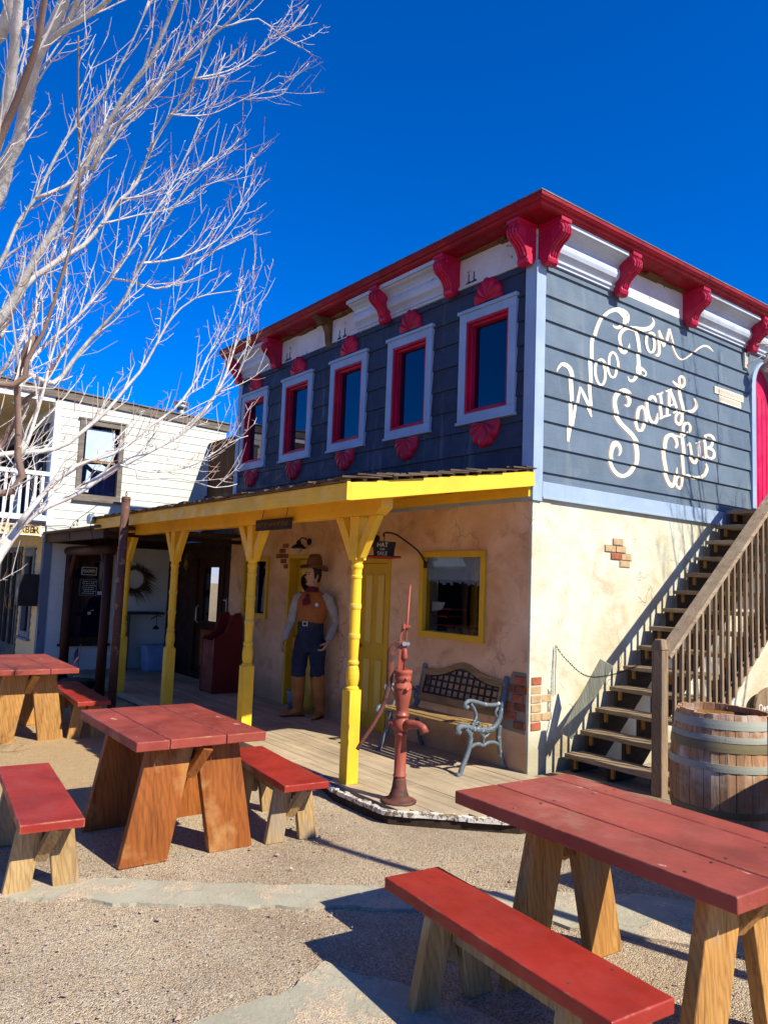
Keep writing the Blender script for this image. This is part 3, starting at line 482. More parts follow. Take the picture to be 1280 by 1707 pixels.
LIMBS=[[(-1.36,-4.65,3.95,0.085),(-1.11,-4.49,4.37,0.072),(-0.97,-4.48,4.54,0.066),(-0.85,-4.44,4.65,0.062),(-0.65,-4.44,4.89,0.058),(-0.47,-4.44,5.08,0.054),(-0.36,-4.41,5.16,0.051),(-0.18,-4.37,5.3,0.048),(0.01,-4.36,5.46,0.045)],[(-0.66,-4.69,4.07,0.06),(-0.42,-4.62,4.45,0.05),(-0.24,-4.62,4.68,0.045),(-0.07,-4.64,4.87,0.041),(0.07,-4.66,5.02,0.038),(0.21,-4.69,5.14,0.035)],[(0.07,-4.76,3.76,0.035),(0.25,-4.72,4.03,0.029),(0.36,-4.69,4.15,0.027),(0.49,-4.66,4.3,0.025),(0.62,-4.64,4.44,0.023),(0.77,-4.65,4.59,0.021),(0.89,-4.66,4.7,0.02)],[(-0.57,-4.46,4.84,0.04),(-0.3,-4.43,5.06,0.03),(-0.14,-4.36,5.1,0.025),(0.02,-4.28,5.12,0.021),(0.21,-4.19,5.18,0.018),(0.41,-4.14,5.24,0.015)],[(-1.75,-4.53,3.3,0.07),(-1.6,-4.33,3.59,0.054),(-1.49,-4.26,3.76,0.047),(-1.33,-4.16,4.05,0.041),(-1.16,-4.07,4.3,0.036),(-0.98,-4.01,4.55,0.032),(-0.81,-3.95,4.75,0.028),(-0.56,-3.85,5.06,0.024),(-0.3,-3.74,5.31,0.02),(-0.01,-3.69,5.59,0.017),(0.14,-3.69,5.71,0.014)],[(-2.05,-4.25,3.59,0.045),(-1.93,-4.11,4.02,0.035),(-1.83,-3.9,4.27,0.031),(-1.76,-3.72,4.43,0.027),(-1.69,-3.61,4.62,0.024),(-1.59,-3.49,4.85,0.021),(-1.52,-3.39,5.01,0.018),(-1.39,-3.33,5.28,0.016),(-1.23,-3.23,5.56,0.014),(-1.06,-3.13,5.82,0.012),(-0.72,-3.06,6.28,0.01),(-0.61,-3.05,6.47,0.008)],[(-0.81,-3.94,4.63,0.022),(-0.57,-3.88,4.86,0.017),(-0.37,-3.76,4.99,0.014),(-0.17,-3.66,5.11,0.012),(0.04,-3.57,5.23,0.01),(0.26,-3.46,5.34,0.009),(0.47,-3.39,5.42,0.007),(0.64,-3.36,5.48,0.006)],[(-0.58,-4.38,2.87,0.03),(-0.51,-4.33,3.03,0.023),(-0.44,-4.27,3.19,0.02),(-0.34,-4.24,3.39,0.017),(-0.23,-4.21,3.61,0.015),(-0.12,-4.2,3.81,0.013),(-0.0,-4.22,4.01,0.011),(0.12,-4.27,4.22,0.009),(0.28,-4.34,4.48,0.008),(0.44,-4.4,4.7,0.006)],[(-0.88,-4.28,2.19,0.035),(-0.8,-4.28,2.43,0.032),(-0.72,-4.31,2.67,0.03),(-0.61,-4.36,2.98,0.029),(-0.49,-4.3,3.19,0.028)],[(-1.13,-4.22,3.1,0.026),(-1.16,-4.17,3.21,0.02),(-1.14,-4.02,3.41,0.018),(-1.11,-3.88,3.6,0.016),(-1.1,-3.78,3.75,0.014),(-1.07,-3.67,3.95,0.012),(-0.99,-3.54,4.22,0.011),(-0.88,-3.42,4.51,0.01),(-0.8,-3.33,4.75,0.008),(-0.61,-3.24,5.13,0.007),(-0.49,-3.2,5.41,0.006),(-0.37,-3.16,5.65,0.005)],[(-1.29,-3.98,3.09,0.03),(-1.2,-3.88,3.25,0.023),(-1.07,-3.75,3.49,0.019),(-0.95,-3.63,3.69,0.016),(-0.84,-3.58,3.88,0.014),(-0.75,-3.55,3.99,0.012),(-0.62,-3.5,4.19,0.01),(-0.44,-3.41,4.44,0.008),(-0.3,-3.34,4.59,0.007),(-0.19,-3.29,4.69,0.005)],[(-0.74,-4.48,1.56,0.07),(-0.8,-4.34,1.77,0.054),(-0.85,-4.21,1.99,0.046),(-0.89,-4.07,2.11,0.04),(-0.91,-3.83,2.24,0.035),(-0.88,-3.55,2.47,0.03),(-0.87,-3.33,2.63,0.026),(-0.84,-3.09,2.81,0.022),(-0.82,-2.93,3.01,0.019),(-0.83,-2.84,3.17,0.015),(-0.81,-2.76,3.43,0.012),(-0.78,-2.71,3.74,0.009),(-0.79,-2.69,3.93,0.006)],[(-0.69,-4.25,1.98,0.03),(-0.7,-4.1,2.22,0.023),(-0.7,-3.9,2.41,0.019),(-0.69,-3.68,2.52,0.016),(-0.66,-3.48,2.7,0.014),(-0.62,-3.28,2.91,0.012),(-0.56,-3.13,3.16,0.01),(-0.55,-3.06,3.36,0.008),(-0.5,-2.94,3.59,0.007),(-0.42,-2.89,3.89,0.005)],[(-1.19,-4.43,2.41,0.04),(-1.2,-4.32,2.48,0.03),(-1.14,-3.97,2.57,0.025),(-1.12,-3.8,2.7,0.021),(-1.05,-3.62,2.93,0.018),(-0.96,-3.44,3.22,0.015),(-0.89,-3.34,3.47,0.012),(-0.83,-3.27,3.66,0.01),(-0.75,-3.12,3.83,0.007),(-0.6,-2.81,3.96,0.005)],[(-1.6,-4.4,2.33,0.05),(-1.51,-4.27,2.59,0.036),(-1.43,-4.2,2.78,0.029),(-1.36,-4.14,2.95,0.024),(-1.29,-4.06,3.02,0.02),(-1.2,-4.01,3.2,0.016),(-1.11,-3.95,3.33,0.012)],[(-1.05,-4.23,2.43,0.03),(-1.05,-4.18,2.56,0.022),(-1.04,-4.14,2.74,0.018),(-1.01,-4.1,3.01,0.015),(-0.99,-4.08,3.19,0.012),(-0.93,-4.05,3.45,0.01),(-0.88,-4.04,3.71,0.008),(-0.82,-4.07,3.95,0.006)],[(-2.38,-4.29,3.13,0.035),(-2.35,-4.17,3.33,0.026),(-2.27,-4.02,3.69,0.022),(-2.19,-3.96,4.01,0.019),(-2.16,-3.92,4.18,0.016),(-2.04,-3.87,4.53,0.014),(-1.95,-3.82,4.81,0.012),(-1.83,-3.69,5.06,0.01),(-1.7,-3.65,5.34,0.008),(-1.57,-3.68,5.65,0.006)],[(-1.78,-4.41,3.87,0.03),(-1.66,-4.32,4.16,0.023),(-1.56,-4.27,4.38,0.02),(-1.46,-4.18,4.57,0.018),(-1.34,-4.12,4.79,0.016),(-1.21,-4.05,5.0,0.014),(-1.06,-3.93,5.22,0.012),(-0.89,-3.82,5.43,0.011),(-0.69,-3.75,5.69,0.009),(-0.52,-3.71,5.9,0.008)],[(-1.46,-4.18,4.57,0.022),(-1.38,-3.99,4.71,0.017),(-1.23,-3.77,4.97,0.014),(-1.04,-3.64,5.29,0.012),(-0.87,-3.49,5.52,0.01),(-0.7,-3.4,5.77,0.009),(-0.53,-3.31,5.99,0.007),(-0.42,-3.29,6.16,0.006)],[(-1.52,-3.51,4.82,0.012),(-1.42,-3.25,4.95,0.008),(-1.24,-2.96,5.19,0.007),(-1.16,-2.79,5.32,0.005),(-1.06,-2.68,5.49,0.004)],[(-1.65,-3.62,4.61,0.013),(-1.57,-3.34,4.75,0.009),(-1.47,-3.07,4.89,0.008),(-1.35,-2.86,5.11,0.006),(-1.21,-2.59,5.26,0.005),(-1.14,-2.49,5.43,0.004)],[(-1.0,-3.53,3.94,0.013),(-1.03,-3.24,3.98,0.009),(-0.95,-2.98,4.28,0.007),(-0.93,-2.78,4.44,0.005),(-0.9,-2.59,4.62,0.004)],[(-0.77,-3.59,2.45,0.012),(-0.79,-3.32,2.43,0.008),(-0.78,-3.04,2.53,0.007),(-0.73,-2.77,2.73,0.005),(-0.74,-2.6,2.82,0.004)],[(-0.75,-3.47,2.36,0.01),(-0.73,-3.15,2.4,0.007),(-0.72,-2.86,2.36,0.005),(-0.74,-2.67,2.41,0.004)],[(-0.85,-3.52,4.03,0.014),(-0.83,-3.23,4.16,0.009),(-0.77,-2.96,4.37,0.007),(-0.69,-2.81,4.7,0.005),(-0.66,-2.71,4.93,0.004)],[(-0.73,-3.04,6.15,0.01),(-0.6,-2.79,6.28,0.006),(-0.61,-2.56,6.24,0.004),(-0.6,-2.36,6.24,0.003)],[(-0.96,-3.17,5.75,0.012),(-0.87,-2.91,5.9,0.008),(-0.76,-2.7,6.1,0.006),(-0.61,-2.5,6.32,0.004),(-0.5,-2.39,6.54,0.003)],[(-1.07,-3.28,5.46,0.01),(-1.02,-2.98,5.56,0.006),(-0.86,-2.68,5.78,0.004),(-0.76,-2.4,5.91,0.003)],[(-0.79,-2.86,3.13,0.01),(-0.79,-2.75,3.23,0.006),(-0.76,-2.67,3.44,0.004),(-0.62,-2.67,4.01,0.003)],[(-0.76,-4.75,4.98,0.06),(-0.58,-4.65,5.18,0.055),(-0.46,-4.63,5.29,0.052),(-0.32,-4.65,5.44,0.05)],[(-0.3,-4.33,5.21,0.03),(-0.12,-4.29,5.36,0.023),(0.04,-4.28,5.49,0.02)]]

# ================================================================ SETTING
G = -0.1
def ground():
    xs = [-300, -120, -60, -30, -18, -12]+[-9+i*.35 for i in range(46)]+[8, 12, 20, 40, 90, 300]
    ys = [-300, -100, -40, -20, -12, -9]+[-7+i*.35 for i in range(24)]+[2, 5, 10, 25, 60, 150, 400]
    me = bpy.data.meshes.new('ground'); v = []
    for y in ys:
        for x in xs:
            z = G
            if -8.5 < x < 6 and y < -1.9: z += (noise.noise(Vector((x*.9, y*.9, 0)))*.012)
            v.append((x, y, z))
    n = len(xs); f = [(j*n+i, j*n+i+1, (j+1)*n+i+1, (j+1)*n+i) for j in range(len(ys)-1) for i in range(n-1)]
    me.from_pydata(v, [], f); me.materials.append(MT['gravel'])
    for p in me.polygons: p.use_smooth = True
    o = bpy.data.objects.new('ground', me); COL.objects.link(o); o['kind'] = 'structure'
ground()
def patch(name, poly, z, mat):
    pts = cr([tuple(p) for p in poly]+[tuple(poly[0])], 8)[:-1]; out = []
    for i, p in enumerate(pts):
        q = Vector((p[0], p[1], 0)); d = noise.noise(q*4)*.05+noise.noise(q*14)*.025
        out.append((p[0]+d, p[1]+noise.noise(q*5+Vector((9, 0, 0)))*.06))
    mb = MB(); mb.prism(out, None, lambda a, b, k: (a, b, z+noise.noise(Vector((a, b, 3)))*.0 if k else G-.03))
    o = mb.build(name, mat); o['kind'] = 'structure'
patch('concrete_path', [(-1.6, -6.6), (-.75, -5.2), (.02, -4.16), (.3, -3.76), (.7, -3.22), (1.1, -2.66), (1.33, -2.38), (1.62, -1.94), (2.1, -1.35), (2.9, -.6), (4.2, .6),
      (4.5, .1), (3.3, -1.1), (2.3, -1.9), (1.72, -2.3), (1.4, -2.76), (1.26, -2.96), (.96, -3.35), (.7, -3.74), (.4, -4.12), (-.1, -4.9), (-.9, -6.6)], G+.016, 'concrete')
patch('concrete_slab', [(1.74, -3.3), (1.82, -3.55), (1.86, -3.85), (1.95, -4.5), (2.6, -5.6), (4.6, -5.2), (4.2, -3.6), (3.1, -3.25), (2.75, -2.95), (2.32, -3.05)], G+.017, 'concrete')
def pebbles():
    mb = MB(); rnd = random.Random(3)
    base = [(0, 0, 1), (1, 0, 0), (0, 1, 0), (-1, 0, 0), (0, -1, 0), (0, 0, -.6)]
    fc = [(0, 1, 2), (0, 2, 3), (0, 3, 4), (0, 4, 1), (5, 2, 1), (5, 3, 2), (5, 4, 3), (5, 1, 4)]
    for i in range(9000):
        if i < 6500: x = rnd.uniform(-.8, 4.2); y = rnd.uniform(-4.6, -1.2)
        else: x = rnd.uniform(-8, 1); y = rnd.uniform(-4.8, -1.85)
        if y > -1.95 and x < .9: continue
        s = rnd.choice((.002, .003, .003, .004, .005, .007))*(1 if rnd.random() < .97 else 2.4)
        a = rnd.uniform(0, 6.28); ca, sa = math.cos(a), math.sin(a); ex = rnd.uniform(.7, 1.5); n = len(mb.v)
        for p in base:
            px, py = p[0]*s*ex*rnd.uniform(.8, 1.2), p[1]*s*rnd.uniform(.8, 1.2)
            mb.v.append((x+px*ca-py*sa, y+px*sa+py*ca, G+.012+p[2]*s*.6))
        mb.f += [tuple(n+k for k in q) for q in fc]
    o = mb.build('loose_pebbles', 'pebble', recalc=False); tag(o, kind='stuff')
pebbles()

# ================================================================ TWO-STOREY CORNER BUILDING
XL, YB = -6.22, 6.4                       # left end of the front, back of the side wall
Z1, ZT = 2.53, 4.85                       # top of stucco, top of siding
bld = thing('corner_building', 'two-storey corner building with navy siding above cream stucco and a crimson cornice', 'building', (0, 0, 0))
door1 = (-4.4, -3.62, -.12, 2.02); door2 = (-2.77, -2.12, -.12, 1.96)
bigw = (-1.57, -.585, 1.13, 2.035); lw = (-5.72, -4.97, 1.12, 2.0)
WX = [(-6.06, -5.24), (-4.79, -3.975), (-3.525, -2.71), (-2.284, -1.476), (-1.03, -.225)]; WZ = (3.36, 4.567)
m = MB(); panels(m, FRONT, XL, -.001, -.15, Z1+.03, -.25, 0, [door1, door2, bigw, lw]); wf = m.build('front_wall', 'stucco_front_bounce', bld)
m = MB(); m.box(-.25, 0, .25, YB, -.15, Z1+.03); m.build('side_wall', 'stucco_side', bld)
m = MB(); m.box(-.03, .007, -.006, .25, -.12, Z1+.02); m.build('corner_quoin', 'stucco_side', bld, bevel=.006)
m = MB(); m.box(XL, XL+.2, .25, YB, -.15, Z1); m.box(XL, 0, YB-.2, YB, -.15, 5.1); m.box(XL, -.06, .06, YB-.2, 5.06, 5.16); m.box(XL, XL+.05, .06, YB-.2, Z1, 5.1)
m.build('back_walls', 'navy', bld)
# front siding with real window openings
ops = [(a+.08, b-.08, WZ[0]+.08, WZ[1]-.08) for a, b in WX]
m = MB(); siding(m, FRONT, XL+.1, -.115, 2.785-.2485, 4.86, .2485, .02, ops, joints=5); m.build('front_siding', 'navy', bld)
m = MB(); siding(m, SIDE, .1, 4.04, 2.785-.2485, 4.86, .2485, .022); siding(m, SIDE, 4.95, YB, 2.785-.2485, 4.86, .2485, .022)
m.fbox(SIDE, 4.04, 4.95, -.03, .008, 4.78, 4.86); m.build('side_siding', 'navy_side_sunlit', bld)
m = MB(); m.fbox(FRONT, -.115, .03, -.03, .032, 2.5, 4.84); m.build('corner_board', 'ltblue', bld, bevel=.004)
m = MB(); m.fbox(SIDE, -.03, .1, -.03, .0305, 2.5, 4.84); m.build('corner_board', 'ltblue', bld, bevel=.004)
m = MB(); m.fbox(FRONT, XL-.02, XL+.1, -.03, .03, Z1, 4.84); m.build('corner_board', 'ltblue', bld, bevel=.004)
m = MB(); m.fbox(SIDE, .1, YB, -.02, .034, Z1, 2.69); m.fbox(SIDE, .1, YB, .034, .042, Z1-.005, 2.55); m.fbox(FRONT, XL, -.115, -.02, .018, 2.5, 2.6)
m.build('trim_band', 'ltblue', bld, bevel=.004)
# upper windows
def shell(mb, F, ca, cz, rx, rz, sgn, t0):
    nr, na = 7, 42; n = len(mb.v); A0 = -.06
    for i in range(nr+1):
        r = i/nr
        for k in range(na+1):
            th = A0+(math.pi-2*A0)*k/na
            lobe = abs(math.cos(th*5.5)); R_ = 1-.07*(1-lobe)
            t = t0+.012+.05*(r**.35)*(1-r**6*.75)*(.4+.6*lobe)*min(1, .25+abs(math.sin(th))*2)
            mb.v.append(F.p(ca+math.cos(th)*rx*r*R_, t, cz+sgn*math.sin(th)*rz*r*R_))
    for i in range(nr):
        for k in range(na): a = n+i*(na+1)+k; mb.f.append((a, a+1, a+na+2, a+na+1))
    e = n+nr*(na+1); b = len(mb.v)
    for k in range(na+1):
        th = A0+(math.pi-2*A0)*k/na; lobe = abs(math.cos(th*5.5)); R_ = 1-.07*(1-lobe)
        mb.v.append(F.p(ca+math.cos(th)*rx*R_, t0-.02, cz+sgn*math.sin(th)*rz*R_))
    for k in range(na): mb.f.append((e+k, e+k+1, b+k+1, b+k))
win_labels = ['farthest left', 'second from the left', 'middle', 'second from the right', 'nearest the corner']
for (a, b), wl in zip(WX, win_labels):
    m = MB(); m.fbox(FRONT, a+.13, b-.13, -.065, -.055, WZ[0]+.13, WZ[1]-.145)
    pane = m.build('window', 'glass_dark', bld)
    m = MB(); frame(m, FRONT, a, b, WZ[0], WZ[1], .1, -.02, .045, wt=.115); m.fbox(FRONT, a-.02, b+.02, -.02, .065, WZ[1]-.025, WZ[1]+.012)
    m.fbox(FRONT, a-.015, b+.015, -.02, .062, WZ[0]-.012, WZ[0]+.02); m.build('trim', 'ltblue', pane, bevel=.004)
    m = MB(); frame(m, FRONT, a+.095, b-.095, WZ[0]+.095, WZ[1]-.11, .03, -.08, .036); frame(m, FRONT, a+.123, b-.123, WZ[0]+.123, WZ[1]-.138, .03, -.08, .0)
    m.build('frame', 'crimson', pane, bevel=.004)
    c = (a+b)/2
    m = MB(); shell(m, FRONT, c, WZ[1]+.04, random.uniform(.19, .205), random.uniform(.235, .25), 1, .025); m.build('shell_ornament', 'crimson', pane, smooth=True)
    m = MB(); shell(m, FRONT, c, WZ[0]-.03, random.uniform(.2, .212), random.uniform(.25, .265), -1, .025); m.build('shell_ornament', 'crimson', pane, smooth=True)
# cornice
crown = [(-.05, 5.19), (.25, 5.19), (.272, 5.197), (.29, 5.212), (.3, 5.232), (.318, 5.24), (.33, 5.255), (.34, 5.265), (.34, 5.295), (-.05, 5.3)]
m = MB(); n = len(m.v); k = len(crown)
for t, z in crown: m.v += [(XL-.16, -t, z), (t, -t, z), (t, YB, z)]
for i in range(k):
    j = (i+1) % k
    for s in (0, 1): m.f.append((n+i*3+s, n+i*3+s+1, n+j*3+s+1, n+j*3+s))
m.f.append(tuple(n+i*3 for i in range(k))); m.f.append(tuple(n+i*3+2 for i in range(k)))
m.build('cornice_crown', 'crown_red', bld)
m = MB(); m.box(XL-.17, .345, -.345, YB, 5.301, 5.312); m.build('roof_edge_flashing', 'fascia_grey', bld)
cove = [(-.01, 4.835), (.045, 4.835), (.045, 4.858), (.065, 4.864), (.065, 4.884), (.05, 4.89), (.066, 4.905), (.085, 4.93), (.096, 4.96), (.098, 4.99), (.09, 5.015), (.082, 5.03), (.09, 5.05), (.12, 5.075), (.155, 5.09), (.165, 5.1), (.19, 5.104), (.19, 5.139), (-.01, 5.139)]
ZS = lambda z: 4.835+(z-4.835)*1.165 if z > 4.835 else z
for F, a0, a1 in ((FRONT, -6.2, -5.0), (FRONT, -2.92, -2.36), (FRONT, -2.24, -1.2), (SIDE, .06, 1.15), (SIDE, 2.62, 3.92), (SIDE, 4.04, YB)):
    m = MB(); m.fprism(F, [(t*1.27 if t > .07 else t, ZS(z)) for t, z in cove], a0, a1); m.build('cornice_cove', 'white', bld)
m = MB(); m.fbox(FRONT, -6.2, -.0, -.01, .018, 4.842, 5.189); m.fbox(SIDE, 1.15, 2.62, -.01, .02, 4.862, 5.189); m.fbox(FRONT, -1.08, -.1, .018, .035, 4.842, 4.87)
m.build('cornice_backing_board', 'whitewash', bld)
for F, a0, a1 in ((FRONT, -4.9, -2.93), (FRONT, -1.1, -.1), (SIDE, 1.25, 2.5)):
    m = MB(); a = a0
    while a < a1:
        b = min(a1, a+random.uniform(.1, .35)); h = random.uniform(.012, .045); m.fbox(F, a, b, .018, random.uniform(.05, .11), 5.188-h, 5.1885); a = b
    m.build('torn_batten', 'rawwood', bld)
m = MB()
for a, z in ((-4.78, 4.86), (-4.7, 4.862), (-3.42, 4.86), (-3.3, 4.862), (-.98, 4.87), (-.9, 4.872)):
    m.fplate(FRONT, [(a, z), (a+.09, z), (a+.075, z+.03), (a+.05, z+.035), (a+.05, z+.12), (a+.04, z+.12), (a+.04, z+.03), (a+.01, z+.02)], .018, .024)
m.build('torn_paper_scrap', 'navy', bld)
corb = [(.0, 5.139), (.25, 5.139), (.255, 5.11), (.235, 5.095), (.262, 5.075), (.278, 5.04), (.272, 5.0), (.245, 4.97), (.2, 4.945), (.165, 4.915), (.142, 4.88), (.128, 4.845), (.132, 4.82), (.122, 4.795), (.095, 4.778), (.06, 4.778), (.035, 4.795), (.025, 4.82), (.0, 4.83)]
def bracket(F, a, lab=None, broken=False):
    p = corb if not broken else [(.0, 5.139), (.25, 5.139), (.25, 5.11), (.2, 5.09), (.16, 5.05), (.1, 5.06), (.06, 4.98), (.045, 4.86), (.02, 4.8), (.0, 4.83)]
    S_ = lambda P: [(t*1.1, 4.778+(z-4.778)*1.14) for t, z in P]
    m = MB(); m.fprism(F, S_(p), a-.066, a+.066)
    o = m.build('bracket', 'bracket_red' if not broken else 'rawwood', bld, bevel=.014, seg=3, smooth=False)
    if not broken:
        m = MB()
        for s in (-.034, 0, .034):
            m.tube([F.p(a+s, t+.004, z) for t, z in S_([(.262, 5.075), (.278, 5.04), (.272, 5.0), (.245, 4.97), (.2, 4.945), (.165, 4.915), (.142, 4.88), (.13, 4.845)])], .0135, 6)
        m.fbox(F, a-.074, a+.074, .0, .29, 5.155, 5.1885)
        m.tube([F.p(a-.07, .093, 4.822), F.p(a+.07, .093, 4.822)], .042, 12); m.tube([F.p(a-.072, .22, 5.065), F.p(a+.072, .22, 5.065)], .057, 12)
        m.build('carving', 'bracket_red', o)
    else: o['label'] = 'broken splintered bracket'
for a in (-1.14, -2.3, -4.95, -6.14): bracket(FRONT, a)
bracket(FRONT, -3.62, broken=True); bracket(FRONT, -.07)
for a in (.075, 1.21, 2.56, 3.97): bracket(SIDE, a)
# pink door at the head of the stairs
m = MB(); prof = [(4.14, 2.73)]+[(4.54-.4*math.cos(t*math.pi/24), 4.38+.4*math.sin(t*math.pi/24)) for t in range(25)]+[(4.94, 2.73)]
m.fplate(SIDE, prof, -.2, -.16); pd = m.build('door', 'pink', bld)
m = MB()
for i in range(1, 7): m.fbox(SIDE, 4.14+i*.114-.003, 4.14+i*.114+.003, -.1605, -.157, 2.75, 4.36)
m.build('board_seam', 'dark', pd)
m = MB(); outer = [(4.045, 2.6)]+[(4.54-.495*math.cos(t*math.pi/24), 4.38+.4*math.sin(t*math.pi/24)+.0) for t in range(25)]+[(5.035, 2.6)]
inn = prof
for i in range(len(outer)-1):
    a, b, c, d = outer[i], outer[i+1], inn[i+1], inn[i]
    m.hexa([SIDE.p(*(q[0], -.2, q[1])) for q in (a, b, c, d)]+[SIDE.p(*(q[0], .045, q[1])) for q in (a, b, c, d)])
m.build('door_surround', 'ltblue', pd)
m = MB()
for i in range(len(outer)-2):
    if i < 1 or i > 24: continue
    a, b = outer[i], outer[i+1]
    m.hexa([SIDE.p(a[0], -.03, a[1]), SIDE.p(b[0], -.03, b[1]), SIDE.p(b[0], -.03, 4.79), SIDE.p(a[0], -.03, 4.79), SIDE.p(a[0], .01, a[1]), SIDE.p(b[0], .01, b[1]), SIDE.p(b[0], .01, 4.79), SIDE.p(a[0], .01, 4.79)])
m.build('arch_infill', 'navy_side_sunlit', bld)
# ground-floor doors and windows
def yellow_door(dr, recess, mirror=False):
    a0, a1, z0, z1 = dr
    m = MB(); m.fbox(FRONT, a0+.05, a1-.05, -recess-.05, -recess, -.0, z1-.05); d = m.build('door', 'yellow_door', bld)
    m = MB(); frame(m, FRONT, a0-.01, a1+.01, -.02, z1+.01, .055, -.22, .022, wb=.02); m.build('door_frame', 'yellow_door', d, bevel=.004)
    w = (a1-a0-.1); cx = (a0+a1)/2; cols = ((a0+.05+.09, cx-.045), (cx+.045, a1-.05-.09))
    for p, q in cols:
        for zz0, zz1 in ((.16, .8), (.97, z1-.17)):
            m = MB(); m.fbox(FRONT, p+.012, q-.012, -recess-.006, -recess+.012, zz0+.012, zz1-.012); o = m.build('panel', 'yellow_panel', d, bevel=.01)
            m = MB(); frame(m, FRONT, p, q, zz0, zz1, .012, -recess-.002, -recess+.007); m.build('moulding', 'yellow_door', o)
    m = MB(); m.ball(FRONT.p(a1-.1 if not mirror else a0+.1, -recess+.035, .93), .025); m.build('knob', 'brass', d, smooth=True)
yellow_door(door2, .035, True); yellow_door(door1, .12)
def low_window(dr, label):
    a0, a1, z0, z1 = dr
    m = MB(); m.fbox(FRONT, a0+.06, a1-.06, -.03, -.025, z0+.06, z1-.06); p = m.build('window', 'glass_clear', bld)
    m = MB(); frame(m, FRONT, a0-.005, a1+.005, z0-.005, z1+.005, .065, -.09, .03); m.build('frame', 'yellow_door', p, bevel=.004)
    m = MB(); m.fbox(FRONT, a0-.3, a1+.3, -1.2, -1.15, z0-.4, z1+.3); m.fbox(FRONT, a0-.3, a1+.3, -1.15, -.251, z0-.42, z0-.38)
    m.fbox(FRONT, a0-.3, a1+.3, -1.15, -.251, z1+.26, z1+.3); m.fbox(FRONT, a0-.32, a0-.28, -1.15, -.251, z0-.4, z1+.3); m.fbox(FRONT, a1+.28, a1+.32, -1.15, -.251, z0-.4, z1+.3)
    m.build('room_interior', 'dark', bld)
    return p
wp = low_window(bigw, 'big')
m = MB(); m.fbox(FRONT, -1.51, -.64, -.05, -.042, 1.74, 1.98)  # pale fringed panel imitating the street's reflection in the glass
for i in range(42): x = -1.5+.85*i/41; m.fbox(FRONT, x, x+.01, -.049, -.043, 1.74-random.uniform(.015, .06), 1.741)
m.build('reflection_panel', 'curtain', bld)
m = MB()
for a, b, z in ((-1.5, -1.2, 1.42), (-1.5, -1.27, 1.34), (-1.45, -.9, 1.245)): m.fbox(FRONT, a, b, -.35, -.12, z, z+.018)
m.build('display_shelf', 'redbox', bld)
m = MB()
for i in range(14): x = random.uniform(-1.4, -.7); m.fbox(FRONT, x, x+random.uniform(.03, .1), -.2, -.12, 1.19, 1.205+random.uniform(.01, .07))
m.build('display_goods', 'slat', bld)
m = MB(); m.fplate(FRONT, [(-1.49, 1.4), (-1.33, 1.42), (-1.28, 1.5), (-1.49, 1.5)], -.1, -.096); m.build('display_card', 'paper', bld)
m = MB(); m.prism([(-.08, 0), (.0, .2), (.06, 0)], None, lambda a, b, k: FRONT.p(-.73+a, -.14-k*.02, 1.19+b)); m.build('blue_ornament', 'bucket', bld)
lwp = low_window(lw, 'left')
m = MB(); m.fplate(FRONT, [(-5.35, 1.2), (-5.1, 1.2), (-5.07, 1.5), (-5.12, 1.72), (-5.2, 1.8), (-5.3, 1.7), (-5.33, 1.45)], -.13, -.1); m.build('pale_garment', 'curtain', bld)
m = MB(); m.fplate(FRONT, [(-5.33, 1.84), (-5.2, 1.96), (-5.1, 1.9), (-5.2, 1.86)], -.12, -.1); m.build('pale_hanger', 'paper', bld)
# exposed brick patches
def bricks(F, rows, z0, bw, bh, name, mats):
    for r, (a0, cells) in enumerate(rows):
        for c in range(cells):
            x = a0+c*(bw+.012); z = z0+r*(bh+.012)
            m = MB(); m.fbox(F, x, x+bw, -.01, random.uniform(.008, .018), z, z+bh); o = m.build('exposed_brick', random.choice(mats), bld, bevel=.005)
bricks(SIDE, [(1.35, 1), (1.2, 2), (1.1, 2), (1.23, 1)], 1.94, .165, .062, '', ['brick_pale', 'brick_pale', 'brick'])
m = MB(); m.fplate(SIDE, [(1.345, 1.935), (1.52, 1.935), (1.522, 2.005), (1.55, 2.01), (1.55, 2.08), (1.45, 2.085), (1.45, 2.155), (1.4, 2.16), (1.4, 2.23), (1.225, 2.23), (1.225, 2.16), (1.095, 2.155), (1.095, 2.082), (1.195, 2.08), (1.195, 2.007), (1.345, 2.005)], -.01, .004); m.build('mortar_bed', 'mortar', bld)
bricks(FRONT, [(-4.55, 1), (-4.64, 1), (-4.76, 2), (-4.68, 1), (-4.6, 1)], 1.84, .15, .06, '', ['brick_dark', 'brick_dark', 'brick'])
bricks(FRONT, [(-.17, 1), (-.28, 1), (-.33, 2), (-.2, 1), (-.3, 2), (-.17, 1)], .38, .14, .07, '', ['brick', 'brick_dark', 'brick'])
bricks(SIDE, [(.02, 1), (.02, 2), (.02, 1), (.02, 2), (.02, 1), (.02, 1)], .385, .135, .07, '', ['brick', 'brick_pale', 'brick_pale'])
m = MB(); m.fplate(FRONT, [(-.34, .36), (-.013, .34), (-.013, .9), (-.2, .9), (-.25, .8), (-.36, .74), (-.33, .6), (-.37, .5)], -.01, .003)
m.fplate(SIDE, [(.013, .36), (.2, .36), (.22, .45), (.31, .5), (.27, .6), (.31, .7), (.2, .8), (.19, .88), (.013, .89)], -.01, .005); m.build('mortar_bed', 'mortar', bld)
